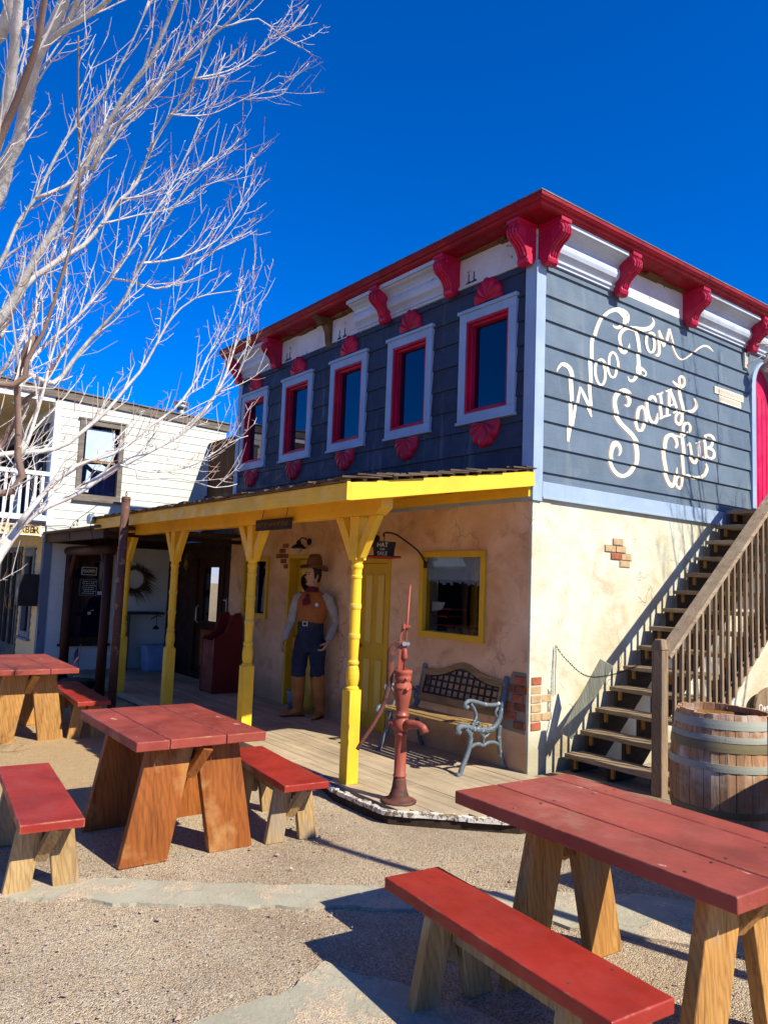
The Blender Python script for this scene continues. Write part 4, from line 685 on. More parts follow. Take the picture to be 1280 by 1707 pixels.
# painted lettering follows the lap of the boards
def surf(z, T=.022, ex=.2485, z0=2.785-.2485):
    f = ((z-z0) % ex)/ex; return T*(1-f)+.004*(1-f)+.004*f, f
def lettering(name, mat, off, dy, dz, grow):
    m = MB()
    for si, st in enumerate(STROKES):
        P = cr(st, .012); nP = len(P); C = 5; rows = []
        for i, p in enumerate(P):
            a, b = P[max(i-1, 0)], P[min(i+1, nP-1)]; ty, tz = b[0]-a[0], b[1]-a[1]; l = math.hypot(ty, tz) or 1; ny, nz = -tz/l, ty/l
            w = max(.006, p[2]+grow); rows.append([(p[0]+ny*w*(j/C-.5)+dy, p[1]+nz*w*(j/C-.5)+dz) for j in range(C+1)])
        for A, B in zip(rows, rows[1:]):
            for j in range(C):
                q = [A[j], B[j], B[j+1], A[j+1]]; fs = [surf(z)[1] for _, z in q]
                if max(fs)-min(fs) > .5: continue
                n = len(m.v); m.v += [(surf(z)[0]+off+si*.00012, y, z) for y, z in q]; m.f.append((n, n+1, n+2, n+3))
    m.build(name, mat, bld, recalc=False)
lettering('painted_lettering', 'cream_letter', .004, 0, 0, -.001)
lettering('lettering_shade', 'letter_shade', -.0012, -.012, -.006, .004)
m = MB()
for z0, z1, a0, a1, n in ((4.125, 4.21, 3.18, 3.86, 13), (4.035, 4.115, 3.27, 3.8, 11)):
    m.fbox(SIDE, a0, a1, .02, .028, z0, z1)
sgn = m.build('small_name_board', 'cream_letter', bld)
m = MB()
for z0, z1, a0, a1, n in ((4.135, 4.2, 3.2, 3.84, 26), (4.045, 4.105, 3.29, 3.78, 22)):
    for i in range(n):
        x = a0+(a1-a0)*i/n; m.fbox(SIDE, x, x+.008, .028, .030, z0+random.uniform(0, .012), z1-random.uniform(0, .012))
m.build('small_lettering', 'letter_shade', sgn)
# ================================================================ PORCH
por = thing('yellow_porch', 'long yellow-painted porch with turned posts and a shake roof along the building front', 'porch')
def zroof(y): return 2.775+(y/2.1)*.345          # top of rake board at y (negative)
m = MB()
m.prism([(-2.1, zroof(-2.1)-.14), (-2.1, zroof(-2.1)), (-.02, zroof(-.02)), (-.02, zroof(-.02)-.14)], None, lambda a, b, k: (-.0 if k else .04, a, b)); m.build('rake_board', 'yellow_x', por, bevel=.004); m = MB()
m.prism([(-2.1, zroof(-2.1)-.14), (-2.1, zroof(-2.1)), (-.02, zroof(-.02)), (-.02, zroof(-.02)-.14)], None, lambda a, b, k: (-6.2 if k else -6.16, a, b))
m.build('rake_board', 'yellow_x', por, bevel=.004)
m = MB(); m.box(-6.22, .045, -2.14, -2.103, 2.29, 2.435); m.build('fascia_board', 'yellow_x', por, bevel=.004)
m = MB(); m.prism([(-1.66, 2.235), (-1.66, 2.4), (-1.54, 2.42), (-1.54, 2.235)], None, lambda a, b, k: (-.24 if k else -6.35, a, b))
m.prism([(-.24, 2.235), (-.15, 2.29), (-.15, 2.4), (-.24, 2.4)], None, lambda a, b, k: (a, -1.54 if k else -1.66, b)); m.build('beam', 'yellow_x', por, bevel=.004)
m = MB(); m.box(-6.16, 0, -.06, -.022, 2.535, 2.64); m.prism([(-2.1, zroof(-2.1)-.05), (-2.1, zroof(-2.1)-.01), (-.022, zroof(-.022)-.01), (-.022, zroof(-.022)-.05)], None, lambda a, b, k: (-.0 if k else -6.16, a, b))
for i in range(9): x = -.5-i*.7; m.prism([(-2.1, zroof(-2.1)-.13), (-2.1, zroof(-2.1)-.05), (-.062, zroof(-.062)-.05), (-.062, zroof(-.062)-.13)], None, lambda a, b, k: (x if k else x+.045, a, b))
m.build('ceiling_and_ledger', 'yellow_x', por)
# shakes and skip battens
m = MB(); b_ = MB(); rnd = random.Random(11); sl = math.atan2(.345, 2.1)
row = 0; y = -2.2
while y < -.1:
    b_.prism([(y+.06, zroof(y+.06)+.001), (y+.06, zroof(y+.06)+.03), (y+.1, zroof(y+.1)+.03), (y+.1, zroof(y+.1)+.001)], None, lambda a, b, k: (.03 if k else -6.2, a, b))
    x = -6.27+rnd.uniform(0, .08)
    while x < .05:
        w = rnd.uniform(.08, .19); x1 = min(x+w, .065+rnd.uniform(0, .03)); j = rnd.uniform(-.02, .025); y0 = y+j; y1 = min(y0+.36, -.03); lift = rnd.uniform(.026, .05) if row else rnd.uniform(.015, .035); cz = rnd.uniform(-.006, .01)
        t = .014
        m.hexa([(x, y0, zroof(y0)+lift), (x1-.006, y0, zroof(y0)+lift+cz), (x1-.006, y1, zroof(y1)+.018), (x, y1, zroof(y1)+.018),
                (x, y0, zroof(y0)+lift+t), (x1-.006, y0, zroof(y0)+lift+t+cz), (x1-.006, y1, zroof(y1)+.026), (x, y1, zroof(y1)+.026)])
        x = x1
    y += .155; row += 1
m.build('roof_shakes', 'shake', por); b_.build('roof_battens', 'grey_x', por)
# posts
PX = [-.54, -2.44, -4.53, -6.3]; PY = -1.6
turn = [(.058, .77), (.058, .785), (.045, .8), (.052, .83), (.056, .86), (.056, .9), (.05, .95), (.042, .97), (.05, .985), (.05, 1.0), (.04, 1.02), (.043, 1.1), (.046, 1.19), (.051, 1.2), (.051, 1.21), (.046, 1.215), (.051, 1.225), (.051, 1.235), (.046, 1.24),
        (.046, 1.35), (.046, 1.44), (.051, 1.45), (.051, 1.46), (.046, 1.466), (.051, 1.476), (.051, 1.486), (.046, 1.492), (.045, 1.62), (.044, 1.7), (.05, 1.71), (.05, 1.725), (.043, 1.735), (.045, 1.78), (.053, 1.8), (.053, 1.82), (.044, 1.835), (.056, 1.86)]
def post_parts(par):
    m = MB(); m.box(-.058, .058, -.058, .058, .0, .77); m.box(-.055, .055, -.055, .055, 1.86, 2.234); m.lathe(turn, (0, 0, 0), 20)
    p = m.build('post', 'yellow', par)
    md = p.modifiers.new('bevel', 'BEVEL'); md.width = .004; md.segments = 1; md.limit_method = 'ANGLE'; md.angle_limit = R(60)
    for s in (-1, 1):
        m = MB(); m.prism([(s*.056, 1.88), (s*.056, 2.0), (s*.2, 2.234), (s*.31, 2.234), (s*.085, 1.88)], None, lambda a, b, k: (a, -.034 if k else .034, b)); m.build('brace', 'yellow', p, bevel=.003)
    for s in (1.2175, 1.4665):
        m = MB(); m.lathe([(.0465, s-.014), (.0525, s-.01), (.0525, s+.012), (.0465, s+.016)], (0, 0, 0), 20, cap=False); m.build('ring', 'yellow_panel', p)
    return p
p0 = post_parts(por); p0.location = (PX[0], PY, 0)
for x in PX[1:]:
    c = p0.copy(); COL.objects.link(c); c.location = (x, PY, 0); c.parent = por
    for ch in [q for q in bpy.data.objects if q.parent == p0]: d = ch.copy(); COL.objects.link(d); d.parent = c
# porch floor
edge = [(-9.0, -1.7), (-6.4, -1.7), (-3.0, -1.7), (-1.2, -1.68), (-.76, -1.7), (-.47, -1.79), (.0, -1.8), (.24, -1.78), (.5, -1.52), (.906, -1.09), (.98, -.6), (1.0, -.01)]
def ymin(x):
    for (a, b), (c, d) in zip(edge, edge[1:]):
        if a <= x <= c: return b+(d-b)*(x-a)/(c-a)
    return 0
m = MB(); rnd = random.Random(5); y = -.0
while y > -1.8:
    y1 = y-rnd.uniform(.085, .12)
    # x extent where this plank lies inside the edge
    xr = 1.0; yy = y1
    for (a, b), (c, d) in zip(edge[7:], edge[8:]):
        if min(b, d) <= yy <= max(b, d) and d != b: xr = a+(c-a)*(yy-b)/(d-b)
    xl = -9.0
    if yy < -1.7: xl = -.7; xr = .3
    if yy < -1.79: break
    x = xl
    while x < xr-.01:
        x1 = min(xr, x+rnd.uniform(1.2, 3.0)); dz = rnd.uniform(-.003, .002)
        m.box(x+.0015, x1-.0015, y1+.0035, y, -.07, dz); x = x1
    y = y1
fl = m.build('plank_floor', 'porchfloor', por, bevel=.002, seg=1)
m = MB(); rnd = random.Random(9)
pts = cr([(a, b) for a, b in edge[3:]], .045)
for (a, b), (c, d) in zip(pts, pts[1:]):
    l = math.hypot(c-a, d-b)
    if l < 1e-5: continue
    nx, ny = (d-b)/l, -(c-a)/l; o1 = rnd.uniform(.004, .018); i1 = rnd.uniform(.01, .045); h = rnd.uniform(.001, .005)
    m.hexa([(a+nx*o1, b+ny*o1, -.034), (c+nx*o1, d+ny*o1, -.034), (c-nx*i1, d-ny*i1, -.034), (a-nx*i1, b-ny*i1, -.034),
            (a+nx*o1, b+ny*o1, h-.006), (c+nx*o1, d+ny*o1, h-.004), (c-nx*i1, d-ny*i1, h), (a-nx*i1, b-ny*i1, h)])
m.build('chipped_edge', 'edgewhite', por)
m = MB()
for (a, b), (c, d) in zip(edge[3:], edge[4:]):
    l = math.hypot(c-a, d-b); nx, ny = (d-b)/l, -(c-a)/l
    m.hexa([(a-nx*.0, b-ny*.0, -.12), (c-nx*.0, d-ny*.0, -.12), (c-nx*.1, d-ny*.1, -.12), (a-nx*.1, b-ny*.1, -.12), (a-nx*.0, b-ny*.0, -.036), (c-nx*.0, d-ny*.0, -.036), (c-nx*.1, d-ny*.1, -.075), (a-nx*.1, b-ny*.1, -.075)])
m.build('floor_frame', 'dark_y', por)  # dark colour partly stands in for the shadow below the floor edge

# ================================================================ STAIRS
st = thing('outside_staircase', 'weathered wooden staircase climbing the cream side wall to the pink door', 'staircase', (0, 0, 0))
TY = lambda n: .44+.2243*n
TZ = lambda n: .157+.196*n
XS = (.12, .53, .97)
for n in range(14):
    m = MB(); y, z = TY(n), TZ(n); tw = random.uniform(-.004, .004)
    m.box(.06, 1.0, y-.0, y+.125, z-.042, z+tw); m.box(.06+random.uniform(0, .015), 1.0-random.uniform(0, .01), y+.131, y+.255, z-.042, z)
    t = m.build('tread', 'grey_x', st, bevel=.004)
    for x in XS[:]: m = MB(); m.box(x+.0205, x+.05, y+.03, y+.06, z-.13, z-.043); m.build('cleat', 'cleat', t)
for x in XS:
    m = MB(); poly = [(.5, -.09)]
    for n in range(14): poly += [(TY(n)+.02, TZ(n)-.043), (TY(n+1)+.02, TZ(n)-.043)]
    poly += [(3.6, 2.45), (.75, -.09)]
    m.prism(poly, None, lambda a, b, k: (x+.02 if k else x-.02, a, b)); m.build('stringer', 'dark_y', st)
m = MB(); m.bar((1.035, .62, -.02), (1.035, 3.6, 2.33), .03, .12); m.build('lower_rail', 'grey_y', st, bevel=.004)
m = MB(); m.box(.985, 1.085, .42, .52, -.1, 1.24); o = m.build('newel_post', 'grey_z', st, bevel=.008)
m = MB(); m.hexa([(.975, .41, 1.2), (1.095, .41, 1.2), (1.095, .53, 1.2), (.975, .53, 1.2), (1.0, .435, 1.29), (1.07, .435, 1.29), (1.07, .505, 1.29), (1.0, .505, 1.29)]); m.build('post_cap', 'grey_z', o, bevel=.01)
RZ = lambda y: 1.165+.8*(y-.56)
m = MB(); m.bar((1.03, .525, RZ(.525)), (1.03, 3.62, RZ(3.62)), .14, .04); m.build('handrail', 'grey_y', st, bevel=.006)
for i in range(27):
    y = .62+i*.111; zb = -.03+.79*(y-.62)-random.uniform(0, .03); lean = random.uniform(-.006, .006)
    m = MB(); m.hexa([(1.051, y, zb), (1.08, y, zb), (1.08, y+.032, zb+.02), (1.051, y+.032, zb+.02), (1.051, y+lean, RZ(y)-.025), (1.08, y+lean, RZ(y)-.025), (1.08, y+.032+lean, RZ(y+.032)-.025), (1.051, y+.032+lean, RZ(y+.032)-.025)])
    m.build('baluster', 'grey_z', st, bevel=.002, seg=1)
m = MB()
for i in range(16): m.box(.03, 1.1, 3.6+i*.13, 3.6+i*.13+.124, 2.665, 2.705)
m.build('landing', 'grey_x', st)
m = MB(); m.box(.95, 1.0, 3.6, 5.6, 2.45, 2.664); m.box(.06, .95, 3.605, 3.65, 2.45, 2.664); m.box(1.0, 1.09, 3.62, 3.71, -.1, 3.66); m.box(1.0, 1.09, 5.5, 5.6, -.1, 3.6); m.box(1.0, 1.09, 4.5, 4.59, 2.6, 3.6); m.build('landing_frame', 'grey_z', st)
m = MB(); m.box(.98, 1.12, 3.55, 5.6, 3.62, 3.66); m.build('landing_rail', 'grey_y', st)
m = MB()
for i in range(15): m.box(1.03, 1.06, 3.8+i*.12, 3.83+i*.12, 2.706, 3.62)
m.build('landing_balusters', 'grey_z', st)
m = MB(); y = .0
for i in range(8): m.box(.04, 1.26-random.uniform(0, .05), .03+i*.128, .03+i*.128+.12, -.06, -.004-random.uniform(0, .006))
m.build('foot_platform', 'grey_x', st, bevel=.003)
m = MB(); m.box(.1, 1.15, .08, .12, -.12, -.06); m.box(.1, 1.15, .9, .94, -.12, -.06); m.build('platform_sleeper', 'dark_y', st)

# chain across the stairs, and the board hung on it
def chain(name, pts, label):
    P = cr(pts, .02); mb = MB()
    for i, (a, b) in enumerate(zip(P, P[1:])):
        A, B = Vector(a), Vector(b); d = (B-A); c = (A+B)/2; L_ = d.length*.5+.006; d.normalize(); s = d.orthogonal().normalized()
        if i % 2: s = d.cross(s)
        ring = [c+d*L_*math.cos(t*math.pi/4)+s*.0065*math.sin(t*math.pi/4) for t in range(9)]
        mb.tube(ring, .0024, 4, cap=False)
    return tag(mb.build(name, 'ironblack', None, recalc=False), label, 'chain')
chain('chain', [(.02, .338, 1.15), (.14, .35, 1.03), (.33, .39, .905), (.55, .43, .93), (.8, .445, 1.03), (.985, .455, 1.14)], 'dark chain slung from the cream wall to the stair newel post, holding a board')
chain('chain', [(.02, .335, 1.14), (.022, .337, .95), (.022, .337, .7)], 'loose chain end hanging straight down the cream side wall')
m = MB(); c = [(.405, .503, 1.062), (.495, .575, 1.0), (.215, .352, .318), (.132, .285, .368)]; nv = Vector((.625, -.78, 0))*.024
m.hexa([c[3], c[2], tuple(Vector(c[2])-nv), tuple(Vector(c[3])-nv), c[0], c[1], tuple(Vector(c[1])-nv), tuple(Vector(c[0])-nv)])
tag(m.build('loose_board', 'green_board', None, bevel=.003), 'grey-green plank hanging tilted on the chain at the foot of the stairs', 'plank')
# ================================================================ BARREL
bx, by = 1.83, .04
bar = thing('wooden_barrel', 'weathered open-topped wooden barrel with metal hoops beside the stairs', 'barrel', (bx, by, G))
def br(z): t = (z-.48)/.48; return .31+.06*(1-t*t)
m = MB(); NS = 22
for i in range(NS):
    a0 = 2*math.pi*i/NS; a1 = 2*math.pi*(i+1)/NS-.012; top = .955+random.uniform(-.012, .006); zs = [0, .12, .24, .36, .48, .6, .72, .84, .9, top]
    n = len(m.v); k = len(zs); dr = random.uniform(-.003, .003)
    for z in zs:
        r = br(z)+dr
        for rr, a in ((r, a0), (r+.004, (a0+a1)/2), (r, a1), (r-.022, a1), (r-.022, a0)): m.v.append((rr*math.cos(a), rr*math.sin(a), z))
    for j in range(k-1):
        for s in range(5): p = n+j*5+s; q = n+j*5+(s+1) % 5; m.f.append((p, q, q+5, p+5))
    m.f.append(tuple(n+s for s in range(5))); m.f.append(tuple(n+(k-1)*5+s for s in range(5)))
m.build('staves', 'barrel', bar)
m = MB(); m.lathe([(.295, .1), (.298, .9), (.285, .9), (.285, .72), (.001, .715)], (0, 0, 0), 32, cap=False); m.build('inner_wall', 'barrel_in', bar, smooth=True)
for z0, z1, mt in ((.855, .915, 'hoop_blue'), (.77, .81, 'hoop_blue'), (.705, .765, 'hoop_olive'), (.575, .625, 'hoop_blue'), (.27, .315, 'hoop_olive'), (.06, .115, 'hoop_olive')):
    m = MB(); m.lathe([(br(z0)-.004, z0), (br(z0)+.008, z0), (br((z0+z1)/2)+.009, (z0+z1)/2), (br(z1)+.008, z1), (br(z1)-.004, z1)], (0, 0, 0), 110, cap=False); m.build('hoop', mt, bar)
# round board sign beyond the barrel
sg = thing('chalk_sign', 'round-topped grey wooden sign with white hand lettering behind the barrel', 'sign', (.1, 4.2, 0))
SG = Fr((0, 0, 0), (0, 1, 0), (1, 0, 0))
m = MB(); outl = [(-.28+0, -.35), (.5, -.35)]+[(.11+.39*math.cos(t*math.pi/14), .38+.2*math.sin(t*math.pi/14)) for t in range(15)]
for i, (a, b) in enumerate(((-.28, -.02), (-.015, .24), (.245, .5))):
    def top(x): return .38+.2*math.sqrt(max(0, 1-((x-.11)/.39)**2))
    xs = [a+(b-a)*j/6 for j in range(7)]; m.fplate(SG, [(a, -.3), (b, -.3)]+[(x, top(x)) for x in reversed(xs)], -.01, .02)
m.build('board', 'grey_z', sg)
for i, (s, z) in enumerate((('Owen', .34), ('her pas', .2), ('awa', .06))):
    text('lettering', s, .13, 'chalk', sg, SG, -.22, z, .024, .002, 'LEFT')
m = MB(); m.box(-.05, 0, -.2, -.16, -.3, -4.2*0-.0); m.bar((-.01, .1, -.3), (-.01, .1, .3), .05, .04); m.build('stake', 'grey_z', sg)
# lantern on the side wall near the pink door
ln = thing('wall_lantern', 'pale metal wall lantern on a curved arm beside the pink door', 'lamp', (.02, 3.9, 4.66))
m = MB(); m.box(0, .035, -.045, .035, -.09, .11); m.build('back_plate', 'porcelain', ln, bevel=.006)
m = MB(); m.tube([(.03, 0, -.05), (.1, .03, .0), (.16, .08, .04), (.2, .12, .09), (.26, .14, .1)], .009, 6); m.tube([(.03, 0, .08), (.08, .02, .18), (.17, .08, .22), (.25, .14, .2), (.26, .14, .13)], .008, 6)
m.tube([(.2, .06, -.12), (.16, .14, -.1), (.2, .2, -.04), (.27, .22, -.02)], .004, 5); m.build('arm', 'porcelain', ln)
m = MB()
m.lathe([(.01, .12), (.03, .1), (.035, .07), (.05, .065), (.052, .04), (.066, .035), (.068, .01), (.08, .005), (.082, -.02), (.05, -.025)], (.26, .14, 0), 18); m.build('cap', 'porcelain', ln, smooth=True)
m = MB(); m.lathe([(.035, -.026), (.045, -.06), (.045, -.1), (.035, -.115)], (.26, .14, 0), 16); m.build('glass', 'glass_clear', ln, smooth=True)
m = MB(); m.lathe([(.07, -.116), (.075, -.135), (.04, -.15), (.01, -.155)], (.26, .14, 0), 16); m.build('base', 'porcelain', ln, smooth=True)

# ================================================================ TABLES AND BENCHES
def trestle(name, label, cat, loc, rz, x0, x1, ws, top, th, legs, half, spread, lw, lt, lmat, tmat, group, brace=True):
    """x0..x1 length, ws board edges across, legs = x positions of the leg pairs"""
    t = thing(name, label, cat, (loc[0], loc[1], G), rz, group)
    for a, b in zip(ws, ws[1:]):
        m = MB(); m.box(x0+random.uniform(-.004, .004), x1+random.uniform(-.004, .004), a+.0025, b-.0025, top-th, top+random.uniform(-.0015, .0015)); bd_ = m.build('top_board', tmat, t, bevel=.007, seg=3)
        for lx in legs:
            for yy in (a+.05, b-.05):
                if b-a > .12: m = MB(); m.lathe([(.007, top-.003), (.007, top+.002), (.001, top+.0025)], (lx+(.03 if lx < 0 else -.03)+random.uniform(-.006, .006), yy+random.uniform(-.01, .01), 0), 8); m.build('screw_head', 'rust', bd_)
    yc = (ws[0]+ws[-1])/2
    for i, lx in enumerate(legs):
        s = 1 if i else -1
        for q in (-1, 1):
            ti, to, bi, bo = (.004, lw*1.0, spread, spread+lw)
            m = MB(); zt = top-th-.001
            m.prism([(yc+q*ti, zt), (yc+q*to, zt), (yc+q*bo, .0), (yc+q*bi, .0)], None, lambda a, b, k: (lx+(lt if k else 0)*(-s), a, b))
            m.build('leg', lmat, t, bevel=.006)
        if brace:
            m = MB(); m.bar((lx-s*lt*.5, yc-.02, top-th-.21), (lx+s*.10, yc+.04, top-th-.015), .045, .07, (0, 1, 0)); m.build('brace', lmat, t, bevel=.003)
    m = MB(); m.box(legs[0]+lt, legs[1]-lt, yc-.02, yc+.02, top-th-.12, top-th-.03); m.build('stretcher', lmat, t)
    return t
G_T = 'red-topped plank tables in the courtyard'; G_B = 'red-topped plank benches in the courtyard'
trestle('plank_table', 'large red plank table nearest the camera, lower right, with golden wood legs', 'table', (2.73, -2.39), R(-3), -.725, .73, (-.405, -.135, .235, .385), .77, .062, (-.4, .53), .0, .17, .22, .062, 'leg_gold', 'redtop', G_T)
trestle('plank_table', 'red plank table in the middle left, with wide orange-brown legs', 'table', (-.36, -3.27), R(-1.5), -.63, .63, (-.43, -.22, .15, .43), .77, .06, (-.36, .49), .0, .14, .30, .06, 'leg_orange', 'redtop', G_T)
trestle('plank_table', 'red plank table at the left edge, farthest from the camera', 'table', (-4.35, -3.36), R(-2), -.8, .8, (-.42, -.2, .14, .42), .77, .055, (-.45, .55), .0, .12, .25, .055, 'leg_gold', 'redtop', G_T)
trestle('plank_bench', 'bright red bench nearest the camera, in front of the large table', 'bench', (2.63, -3.06), R(-5.2), -.665, .655, (-.155, .155), .43, .052, (-.37, .45), .0, .08, .135, .05, 'leg_pale', 'redtop2', G_B)
trestle('plank_bench', 'red bench at the lower left corner, left of the orange-legged table', 'bench', (-.27, -4.12), R(-6.3), -.7, .69, (-.165, .165), .43, .048, (-.42, .48), .0, .06, .14, .05, 'leg_pale', 'redtop2', G_B)
trestle('plank_bench', 'red bench between the orange-legged table and the porch', 'bench', (-.19, -2.53), R(-6.5), -.6, .59, (-.165, .165), .43, .048, (-.33, .39), .0, .06, .13, .05, 'leg_pale', 'redtop2', G_B)
trestle('plank_bench', 'red bench beside the farthest table, near the metal pole', 'bench', (-4.3, -2.75), R(-4), -.85, .83, (-.17, .17), .43, .048, (-.5, .54), .0, .06, .13, .05, 'leg_gold', 'redtop2', G_B)
# out of frame to the right: a crate added to cast shade, and a post
ct = thing('shadow_crate', 'large timber crate outside the right edge, added out of view to shade the barrel', 'crate', (3.3, -.5, G))
m = MB(); m.box(-.5, .6, -.75, .8, 0, 1.12); m.build('side_panel', 'grey_x', ct, bevel=.01)
m = MB()
for x in (-.52, .56): 
    for y in (-.77, .74): m.box(x, x+.06, y, y+.07, 0, 1.14)
m.build('corner_batten', 'grey_z', ct)
po = thing('wooden_post', 'tall wooden post standing outside the right edge, casting a thin shadow', 'post', (4.5, -1.28, G))
m = MB(); m.lathe([(.05, 0), (.045, 2), (.035, 3.85), (.02, 3.95)], (0, 0, 0), 12); m.build('shaft', 'grey_z', po, smooth=True)
m = MB(); m.lathe([(.05, 3.8), (.06, 3.85), (.05, 3.93), (.02, 3.96)], (0, 0, 0), 12); m.build('cap', 'rust', po)
# ================================================================ HAND PUMP
pm = thing('hand_water_pump', 'old red cast-iron hand water pump with a long curved handle at the porch corner', 'pump', (.1, -1.57, 0))
m = MB(); m.lathe([(.135, 0), (.138, .012), (.12, .022), (.08, .03), (.078, .05), (.066, .075), (.056, .12), (.05, .165), (.047, .19)], (0, 0, 0), 32); m.build('base', 'pump_rust', pm, smooth=True)
m = MB(); m.lathe([(.05, .19), (.053, .195), (.053, .203), (.046, .208), (.045, .4), (.044, .5), (.052, .505), (.053, .52), (.044, .53), (.047, .535), (.062, .55), (.066, .58), (.064, .61), (.05, .63), (.048, .645), (.058, .65), (.058, .662), (.045, .67), (.047, .7), (.056, .75), (.066, .8), (.07, .84), (.07, .86), (.072, .862), (.072, .87), (.07, .873), (.066, .895), (.056, .905), (.056, .915), (.064, .925), (.066, .95), (.06, .96), (.07, .975), (.073, .99), (.068, 1.0), (.056, 1.005), (.03, 1.0)], (0, 0, 0), 36)
m.build('body', 'pump', pm, smooth=True)
m = MB(); m.tube([(.04, .0, .585), (.1, .02, .6), (.16, .04, .6), (.2, .05, .585), (.215, .055, .55)], [.04, .034, .03, .031, .035], 16); m.build('spout', 'pump', pm, smooth=True)
rtv = Vector((rt.x, rt.y, 0)).normalized()
def q(a, z, o=0): v = rtv*a+Vector((-rtv.y, rtv.x, 0))*o; return (v.x, v.y, z)
m = MB(); m.tube([q(-.03, .58), q(-.085, .585)], .026, 10); m.tube([q(-.08, .585), q(-.1, .587)], .016, 6); m.tube([q(.03, .86, -.07), q(.035, .86, -.085)], .016, 8); m.tube([q(.02, .94, -.055), q(.025, .94, -.075)], .012, 6); m.build('bolt', 'pump', pm, smooth=True)
m = MB(); m.tube([q(0, .98), q(.015, 1.3), q(.03, 1.66)], [.009, .009, .008], 10); m.ball(q(.03, 1.66), .009)
m.lathe([(.02, 1.08), (.024, 1.1), (.02, 1.15), (.012, 1.17)], q(.006, 0), 12); m.build('plunger_rod', 'pump', pm, smooth=True)
m = MB(); m.bar(q(-.035, 1.0), q(-.03, 1.27), .022, .02); m.bar(q(-.03, 1.27), q(-.01, 1.33), .02, .02); m.bar(q(-.015, 1.335), q(.045, 1.34), .05, .022); m.bar(q(-.045, 1.03), q(.0, 1.1), .02, .02); m.tube([q(-.01, 1.36, -.02), q(-.01, 1.32, -.02)], .016, 8)
m.bar(q(-.02, 1.0, .0), q(.0, 1.22, 0), .012, .03); m.build('linkage', 'pump', pm, bevel=.003)
m = MB(); m.tube([q(0, 1.205, -.03), q(0, 1.205, .03)], .018, 10); m.tube([q(.03, 1.205, -.025), q(.03, 1.205, .02)], .014, 8); m.build('pivot_bolt', 'silver', pm)
h = cr([q(.0, 1.21, .0), q(-.05, 1.2, .0), q(-.095, 1.15, .0), q(-.1, 1.05, .0), q(-.105, .9, .0), q(-.14, .74, 0), q(-.21, .59, 0), q(-.29, .46, 0), q(-.335, .38, 0)], 5)
m = MB(); n_ = len(h)
m.loft([(p, .012, (.034-.018*min(1, abs(i/n_-.25)*2.2)) if i > 2 else .02, (-rtv.y, rtv.x, 0)) for i, p in enumerate(h)], 10); m.build('handle', 'pump_rust', pm, smooth=True)
# ================================================================ GARDEN BENCH
gb = thing('garden_bench', 'wood and cast-iron garden bench with a lattice back under the large window', 'bench', (-.86, -.3, 0))
def bpnt(y, z): return (y+.3, z)          # local y from world y
def end_frame(x):
    m = MB()
    def T(pts, r, per=5): 
        P = cr([(x, a+.3, b) for a, b in pts], per); n = len(P); rr = r if isinstance(r, list) else [r, r]
        m.tube(P, [1.35*(rr[0]+(rr[1]-rr[0])*i/(n-1)) for i in range(n)], 8)
    T([(-.58, .0), (-.56, .06), (-.5, .17), (-.468, .27), (-.475, .35), (-.53, .405)], [.016, .02])       # front leg
    T([(-.02, -.0), (-.045, .07), (-.085, .2), (-.1, .3), (-.09, .4)], [.016, .018])                        # rear leg
    T([(-.6, .37), (-.625, .395), (-.6, .425), (-.52, .42), (-.4, .385), (-.28, .37), (-.18, .38), (-.11, .44), (-.07, .55), (-.03, .7), (.0, .84)], [.02, .022])  # seat to back sweep
    T([(-.495, .21), (-.44, .245), (-.36, .255), (-.3, .235), (-.24, .255), (-.16, .25), (-.1, .225)], [.013, .013])
    T([(-.3, .24), (-.3, .33), (-.36, .37)], [.01, .01]); T([(-.3, .3), (-.24, .33), (-.2, .37)], [.01, .01]); T([(-.44, .39), (-.45, .33), (-.43, .3)], [.01, .006]); T([(-.4, .38), (-.34, .35), (-.3, .31)], [.01, .008])
    T([(-.1, .6), (-.16, .59), (-.28, .6), (-.42, .635), (-.5, .645), (-.54, .62), (-.53, .59), (-.5, .595)], [.015, .014])   # arm
    T([(-.44, .4), (-.42, .45), (-.4, .5), (-.42, .56), (-.47, .62)], [.012, .012]); T([(-.38, .39), (-.35, .42), (-.37, .45), (-.4, .44)], [.012, .006]); T([(-.12, .57), (-.15, .52), (-.13, .48)], [.012, .008])
    T([(-.58, .0), (-.62, .008)], .018); T([(-.02, .0), (.01, .006)], .016)
    for i in range(26):   # cast beading on the sweep
        t = i/25; P = cr([(-.56, .42), (-.4, .388), (-.28, .374), (-.18, .384), (-.11, .44), (-.07, .55), (-.03, .7), (.0, .82)], 8); a, b = P[int(t*(len(P)-1))]
        m.ball((x+.026, a+.3, b), .008, n=5, m=4); m.ball((x-.026, a+.3, b), .008, n=5, m=4)
    return m.build('end_frame', 'ironblue', gb, smooth=True)
end_frame(.59); end_frame(-.59)
for i, (y, z) in enumerate(((-.565, .425), (-.49, .43), (-.415, .418), (-.34, .405), (-.265, .398), (-.19, .4))):
    m = MB(); m.box(-.575, .575, y+.3-.032, y+.3+.032, z-.012, z+.012); m.build('seat_slat', 'slat', gb, bevel=.005)
BK = Matrix.Rotation(R(12), 4, 'X')      # back leans away
def bk(x, z, t=0): v = BK @ Vector((x, 0, z-.44)); return (x, v.y*-1*-1+.3-.135+0*z+t, .44+v.z)
def bkp(x, z, t=0): yy = -.115+(z-.44)*.26; return (x, yy+.3+t, z)
ztop = lambda x: .80+.105*math.exp(-(x/.24)**2)-.01*abs(x)
m = MB(); xs = [-.57+i*1.14/40 for i in range(41)]
